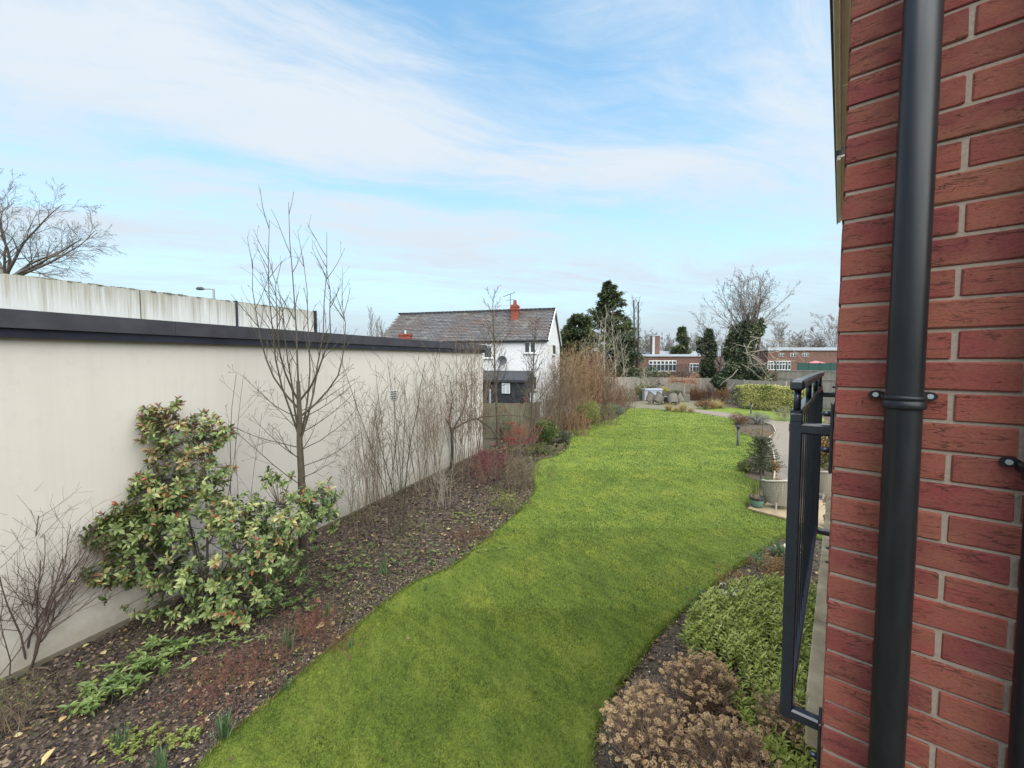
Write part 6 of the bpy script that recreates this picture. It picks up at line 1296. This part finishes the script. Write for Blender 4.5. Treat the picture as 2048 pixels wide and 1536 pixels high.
# ------------------------------------------------------------------ border plants, long border
def rosettes(name, centers, lab, mat, nl, L, W, cat='plant', group=None, up=.6, seed=0, h=.12, T=LEAF8, parts=False):
    np.random.seed(seed); random.seed(seed); root = empty(name, centers[0], lab, cat, group); pos = []; Y = []; Z = []; rr = []; T_ = Tubes()
    for c in centers:
        hh = h*random.uniform(.6, 1.3); top = c+Vector((random.gauss(0, .03), random.gauss(0, .03), hh)); T_.add([tuple(c), tuple(c.lerp(top, .5)), tuple(top)], [.005, .004, .003]); k = random.randint(nl-2, nl+3); hu = random.gauss(.55, .15)
        for j in range(k):
            a = j*2.4+random.random()*.5; el = random.uniform(-.1, up); pos.append(tuple(top-Vector((0, 0, hh*.5*random.random()))) if j > 4 else tuple(top)); Y.append((math.cos(a)*math.cos(el), math.sin(a)*math.cos(el), math.sin(el))); Z.append((0, 0, 1)); rr.append(min(1, max(0, hu+random.gauss(0, .15))))
    n = len(pos); tag(T_.build('stems', BARK_D, root, 4), kind='stuff'); tag(leaves('leaves', T, np.array(pos), np.array(Y), np.array(Z)+np.random.randn(n, 3)*.25, L*(.6+.6*np.random.rand(n)), W*(.6+.6*np.random.rand(n)), mat, root, np.array(rr)), kind='stuff'); return root
def around(px, py, rx, ry, n, seed):
    random.seed(seed); c = G(px, py); return [c+Vector((random.gauss(0, rx), random.gauss(0, ry), 0)) for _ in range(n)]
GR = M_leaf('fresh_leaf', [(0, (.05, .085, .025)), (.4, (.10, .155, .04)), (.75, (.19, .25, .075)), (1, (.30, .35, .13))], .4, .3)
rosettes('leafy_groundcover', around(205, 1400, .17, .15, 26, 1), 'bright green leafy clump nearest the dark bark chips', GR, 9, .10, .042, group='fresh green leafy clumps', seed=1)
rosettes('leafy_groundcover', around(300, 1345, .22, .16, 26, 2), 'spreading green leafy clump below the evergreen shrub', GR, 9, .09, .04, group='fresh green leafy clumps', seed=2)
rosettes('leafy_groundcover', around(350, 1310, .18, .13, 18, 3), 'green leafy clump tucked under the evergreen shrub foot', GR, 9, .09, .04, group='fresh green leafy clumps', seed=3)
rosettes('leafy_groundcover', around(575, 1215, .3, .15, 26, 4), 'patchy green clump at the foot of the young tree', GR, 7, .07, .035, group='fresh green leafy clumps', seed=4)
rosettes('leafy_groundcover', around(450, 1290, .28, .14, 24, 5), 'loose green seedlings between evergreen shrub and red stems', GR, 6, .06, .035, seed=5)
rosettes('sedum_clump', around(270, 1492, .13, .09, 50, 6), 'lime green rosettes beside blue-green shoots near the lawn', LEAF_LIME, 9, .035, .022, group='lime green clumps', seed=6, h=.06)
rosettes('sedum_clump', around(372, 1480, .09, .06, 34, 7), 'small lime green cushion between two daffodil clumps', LEAF_LIME, 9, .035, .022, group='lime green clumps', seed=7, h=.06)
BULB = M_leaf('bulb_leaf', [(0, (.06, .11, .06)), (.5, (.11, .18, .09)), (1, (.20, .27, .12))], .4)
for i, (px, py, n, h, lb) in enumerate([(448, 1478, 60, .32, 'densest clump of daffodil shoots at the lawn edge'), (243, 1500, 26, .34, 'blue-green bulb shoots beside the lime rosettes'), (322, 1545, 34, .3, 'bulb shoots cut by the lower picture edge'), (574, 1385, 16, .24, 'thin shoots half way between red stems and lawn'), (700, 1300, 10, .22, 'few short shoots close to the lawn below the young tree'), (655, 1235, 18, .36, 'tall pale shoots just beyond the young tree'), (768, 1148, 22, .4, 'splayed green shoots in open mulch beyond the young tree'), (575, 1300, 22, .42, 'tall thin shoots standing among the red stems'), (848, 1056, 8, .22, 'tiny shoots in mid border beside the pale stem fan'), (905, 1130, 14, .2, 'short shoots by the lawn in front of the berry shrubs'), (850, 1185, 9, .2, 'sparse shoots at the lawn edge on bare grit')]):
    tuft('bulb_shoots', G(px, py), n, h, .32, .014, BULB, lb, 'plant', 'bulb shoots in the long border', seed=200+i, curve=.25)
for i, (px, py, n, rr, lb) in enumerate([(618, 1255, 130, .22, 'reddish brown dead stems nearest the young tree'), (500, 1345, 150, .28, 'matted rust-red stems in the middle of the near border'), (420, 1385, 130, .28, 'flattened rust-red stems beside the green leafy clump'), (660, 1295, 60, .18, 'thin rusty stems near the grit edge'), (940, 1080, 70, .25, 'rusty stems near the lawn in the mid border')]):
    r_, tp = whips('dead_red_stems', G(px, py), n, .24, 1.3, BARK_R, lb, tw=3, twl=.5, r=.0025, seed=400+i, sub=1, wob=.2, root_r=rr, cat='plant', group='rust-red dead stems'); tipleaves(r_, tp, 120, .03, .012, LEAF_BR)
for i, (px, py, w_, lb) in enumerate([(720, 1130, .3, 'ground ivy patch just past the young tree'), (640, 1170, .3, 'green ground ivy round the young tree base'), (690, 1100, .35, 'green creeping patch along the wall foot'), (830, 1120, .4, 'pale creeping patch in open mulch'), (960, 1100, .35, 'yellowish creeping patch by the lawn curve'), (930, 1035, .3, 'green tuft beyond the pale stem fan')]):
    rosettes('creeping_plant', around(px, py, w_, w_*.6, 40, 700+i), lb, LEAF_LIME if i > 3 else GR, 5, .05, .03, group='creeping plants in the long border', seed=700+i, h=.05, T=LEAF4)
# twigs lying on the mulch
TW = Tubes(); random.seed(17)
for i in range(120):
    y = random.uniform(3.5, 15); x = random.uniform(-9, 0); q = Vector((x, y, .05)); 
    if not inpoly(np.array([[x, y]]), [(p_.x, p_.y) for p_ in LEFTBED])[0]: continue
    a = random.random()*6.28; L_ = random.uniform(.1, .5); pts = [q+Vector((math.cos(a)*L_*t_+random.gauss(0, .01), math.sin(a)*L_*t_+random.gauss(0, .01), .012*math.sin(t_*3))) for t_ in (0, .33, .66, 1)]; TW.add([tuple(p_) for p_ in pts], [.005, .004, .004, .002])
tag(TW.build('fallen_twigs', BARK_T, None, 4), 'thin fallen twigs lying across the mulch', 'twigs', kind='stuff')

# ------------------------------------------------------------------ border beside the brick wall
GRN2 = M_leaf('sarcococca_leaf', [(0, (.10, .13, .03)), (.35, (.27, .33, .065)), (.7, (.44, .49, .13)), (1, (.64, .66, .28))], .35, .25)
np.random.seed(41); random.seed(41)
reg = [(px, py) for px, py in [(1350, 1240), (1400, 1190), (1470, 1160), (1600, 1150), (1640, 1180), (1640, 1560), (1560, 1600), (1500, 1430), (1420, 1330)]]
RG = [G(x, y, .35) for x, y in reg]; A = np.array([[p_.x, p_.y] for p_ in RG]); lo, hi = A.min(0), A.max(0); pts = np.random.rand(5200, 2)*(hi-lo)+lo; pts = pts[inpoly(pts, A)]
root = empty('evergreen_groundcover', RG[3].xy.to_3d(), 'dense light green leafy groundcover filling the border by the brick wall', 'shrub'); pos = []; Y = []; Z = []; rr = []; T_ = Tubes(); nz = noise2v(pts, 3.2, 6); den_ = min(1, 620/len(pts))
step = np.random.rand(len(pts)) < den_; pts = pts[step]; nz = nz[step]
for (x, y), nv in zip(pts, nz):
    h = .36+.12*nv+random.uniform(-.06, .06); lean = Vector((random.gauss(0, .12), random.gauss(0, .12), 1)).normalized(); top = Vector((x, y, 0))+lean*h; T_.add([(x, y, 0), tuple(Vector((x, y, 0))+lean*h*.5), tuple(top)], [.004, .0035, .003]); k = random.randint(16, 24); hu = .5+.25*nv+random.gauss(0, .1)
    for j in range(k):
        f = 1-.55*(j/k); a = j*2.4+random.random()*.4; el = random.uniform(.05, .6) if j > 3 else random.uniform(.6, 1.2); pos.append(tuple(Vector((x, y, 0))+lean*h*f)); Y.append((math.cos(a)*math.cos(el), math.sin(a)*math.cos(el), math.sin(el))); Z.append((random.gauss(0, .2), random.gauss(0, .2), 1)); rr.append(min(1, max(0, hu+.25*(f-.7)+random.gauss(0, .1))))
pos = np.array(pos); Y = np.array(Y); Z = np.array(Z); rr = np.array(rr); n = len(pos); Ls = .075*(.7+.6*np.random.rand(n))
tag(T_.build('stems', BARK_G, root, 4), kind='stuff'); tag(leaves('foliage', LEAF4, pos, Y, Z, Ls, Ls*.36, GRN2, root, rr), kind='stuff')
# dried hydrangea
HYD = M_leaf('dried_petal', [(0, (.36, .21, .10)), (.4, (.60, .41, .22)), (.75, (.75, .56, .34)), (1, (.82, .67, .46))], .85, .2); STM = M_bark('hydrangea_stem', (.24, .15, .10), (.40, .28, .19))
PET = (np.array([[0, 0, 0], [-.5, .5, .12], [0, .9, .2], [.5, .5, .12]], float), [np.array([[0, 3, 2, 1]])])
def hyd_head(seed):
    np.random.seed(seed); n = 54; v = nrm(np.random.randn(n, 3)); v[:, 2] = np.abs(v[:, 2])*.9-.15; v = nrm(v); rad = .036*(.75+.3*np.random.rand(n)); pos = v*rad[:, None]*np.array([1.1, 1.1, .85]); P4 = []; Y4 = []; Z4 = []; r4 = []
    for i in range(n):
        for k in range(3):
            d = np.cross(v[i], np.random.randn(3)); d /= np.linalg.norm(d)+1e-9; P4.append(pos[i]); Y4.append(d+v[i]*.45); Z4.append(v[i]); r4.append(np.clip(.5+.2*np.random.randn(), 0, 1))
    V, F, r = scatter(PET, np.array(P4), np.array(Y4), np.array(Z4), .017, .017, np.array(r4)); o = mk('flower_head', V, F, HYD, rnd=r); me = o.data; bpy.data.objects.remove(o); return me
heads = [hyd_head(900+i) for i in range(6)]
def hydrangea(px, py, n, rx, ry, h, lab, seed):
    random.seed(seed); b = G(px, py, .0); root = empty('dried_hydrangea', b, lab, 'shrub', 'dried hydrangeas'); T = Tubes()
    for i in range(n):
        a = random.random()*6.28; rr = random.random()**.55; e = b+Vector((math.cos(a)*rx*rr, math.sin(a)*ry*rr, h*(1-.35*rr*rr)*random.uniform(.72, 1.08))); p0 = b+Vector((random.gauss(0, .09), random.gauss(0, .09), 0)); mid = p0.lerp(e, .55)+Vector((0, 0, .06*h)); q1 = p0.lerp(mid, .5)+Vector((random.gauss(0, .01), random.gauss(0, .01), 0))
        T.add([tuple(p0), tuple(q1), tuple(mid), tuple(mid.lerp(e, .5)+Vector((random.gauss(0, .01), 0, .01))), tuple(e)], [.005, .0042, .0036, .003, .0025])
        if random.random() < .85:
            s_ = random.uniform(.32, .72); inst('flower_head', heads[random.randrange(6)], e, root, (random.gauss(0, .35), random.gauss(0, .35), random.random()*6), (s_, s_, s_*random.uniform(.7, 1)))
        for k in range(3):
            f = random.uniform(.35, .85); q = p0.lerp(e, f)+Vector((0, 0, .05*h)); T.add([tuple(q), tuple(q+Vector((random.gauss(0, .05), random.gauss(0, .05), .07))), tuple(q+Vector((random.gauss(0, .08), random.gauss(0, .08), .14)))], [.0028, .002, .0015])
    tag(T.build('stems', STM, root, 5), kind='stuff'); return root
hydrangea(1300, 1560, 230, .46, .40, .72, 'biggest dried hydrangea with tan heads in the lowest corner of the border', 1)
hydrangea(1400, 1440, 190, .42, .36, .66, 'dried hydrangea in the middle of the border between soil and green leaves', 2)
hydrangea(1455, 1620, 170, .42, .36, .74, 'dried hydrangea under the balcony railing foot', 3)
hydrangea(1560, 1500, 100, .30, .26, .50, 'smaller dried hydrangea tucked into the green groundcover', 4)
hydrangea(1290, 1370+75, 70, .26, .22, .42, 'sparse low dried hydrangea nearest the lawn edge', 5)
r_, tp = whips('gold_leaf_shrub', G(1545, 1165), 26, .42, .6, BARK_O, 'small shrub with amber yellow leaves beyond the green groundcover', tw=6, twl=.35, r=.004, seed=901, root_r=.18); tipleaves(r_, tp, 700, .045, .022, LEAF_OR, spread=.03)
r_, tp = whips('gold_leaf_shrub', G(1462, 1190), 14, .38, .5, BARK_O, 'amber leaved twiggy plant close to the lawn edge', tw=5, twl=.35, r=.004, seed=902, root_r=.1); tipleaves(r_, tp, 280, .045, .02, LEAF_OR, spread=.03)
rosettes('white_bloom_plant', around(1462, 1222, .16, .1, 26, 903), 'plant with creamy white blooms at the edge of the green groundcover', M_leaf('cream_bloom', [(0, (.25, .3, .15)), (.5, (.55, .55, .42)), (1, (.7, .68, .58))], .6), 7, .04, .03, seed=903, h=.30, T=LEAF4)
for i, (px, py, n, h, lb) in enumerate([(1420, 1205, 70, .35, 'strappy green leaves spilling over the lawn edge'), (1560, 1112, 130, .45, 'largest strappy grass clump beyond the amber shrub'), (1520, 1128, 90, .38, 'strappy leaves at the tip of the border'), (1395, 1222, 40, .28, 'thin blue-green blades between lawn and groundcover'), (1600, 1100, 90, .4, 'strappy leaves behind the railing post')]):
    tuft('strappy_plant', G(px, py), n, h, .9, .012, BULB, lb, 'plant', 'strappy leaved plants in the wall border', seed=910+i, curve=.8)
rosettes('dark_leaf_plant', around(1545, 1140, .1, .08, 8, 920), 'dark purplish leafy plant on mulch before the cream pot', M_leaf('dark_purple', [(0, (.03, .03, .02)), (1, (.10, .09, .05))], .4), 7, .09, .05, seed=920, h=.08)
n = 260; A_ = LA; lo = A_.min(0); hi = A_.max(0); hi[1] = 20; p = np.random.rand(9000, 2)*(hi-lo)+lo; p = p[inpoly(p, A_)][:n]; n = len(p)
tag(leaves('lawn_debris', CHIP, np.c_[p, np.full(n, LZ+.018)], rdir(n), rdir(n, 1.5), .03*(.4+np.random.rand(n)), .03*(.4+np.random.rand(n)), M_leaf('debris', [(0, (.03, .02, .012)), (.7, (.10, .07, .035)), (1, (.32, .25, .13))], .8, 0)), 'worm casts and leaf crumbs dotted over the lawn', 'leaf litter', kind='stuff')
# litter on the lawn: dark leaf, red berry, white fleck
for i, (px, py, s_, c_, lb) in enumerate([(1376, 1177, .06, (.10, .08, .06), 'curled dark leaf lying on the lawn near the border'), (1381, 1199, .028, (.45, .05, .02), 'tiny red petal on the grass by the border edge'), (1447, 1013, .05, (.5, .45, .35), 'pale curled leaf on the lawn left of the glazed pot'), (1205, 890, .06, (.06, .05, .04), 'dark leaf on the far lawn')]):
    g = G(px, py, LZ+.02); o = inst('fallen_leaf', lm, g, None, (.3, .2, i), (s_, s_, s_)); tag(o, lb.replace('left of', 'beside'), 'leaf'); me = lm.copy(); me.materials.clear(); me.materials.append(M_plain('leaf_litter', c_, .7)); o.data = me
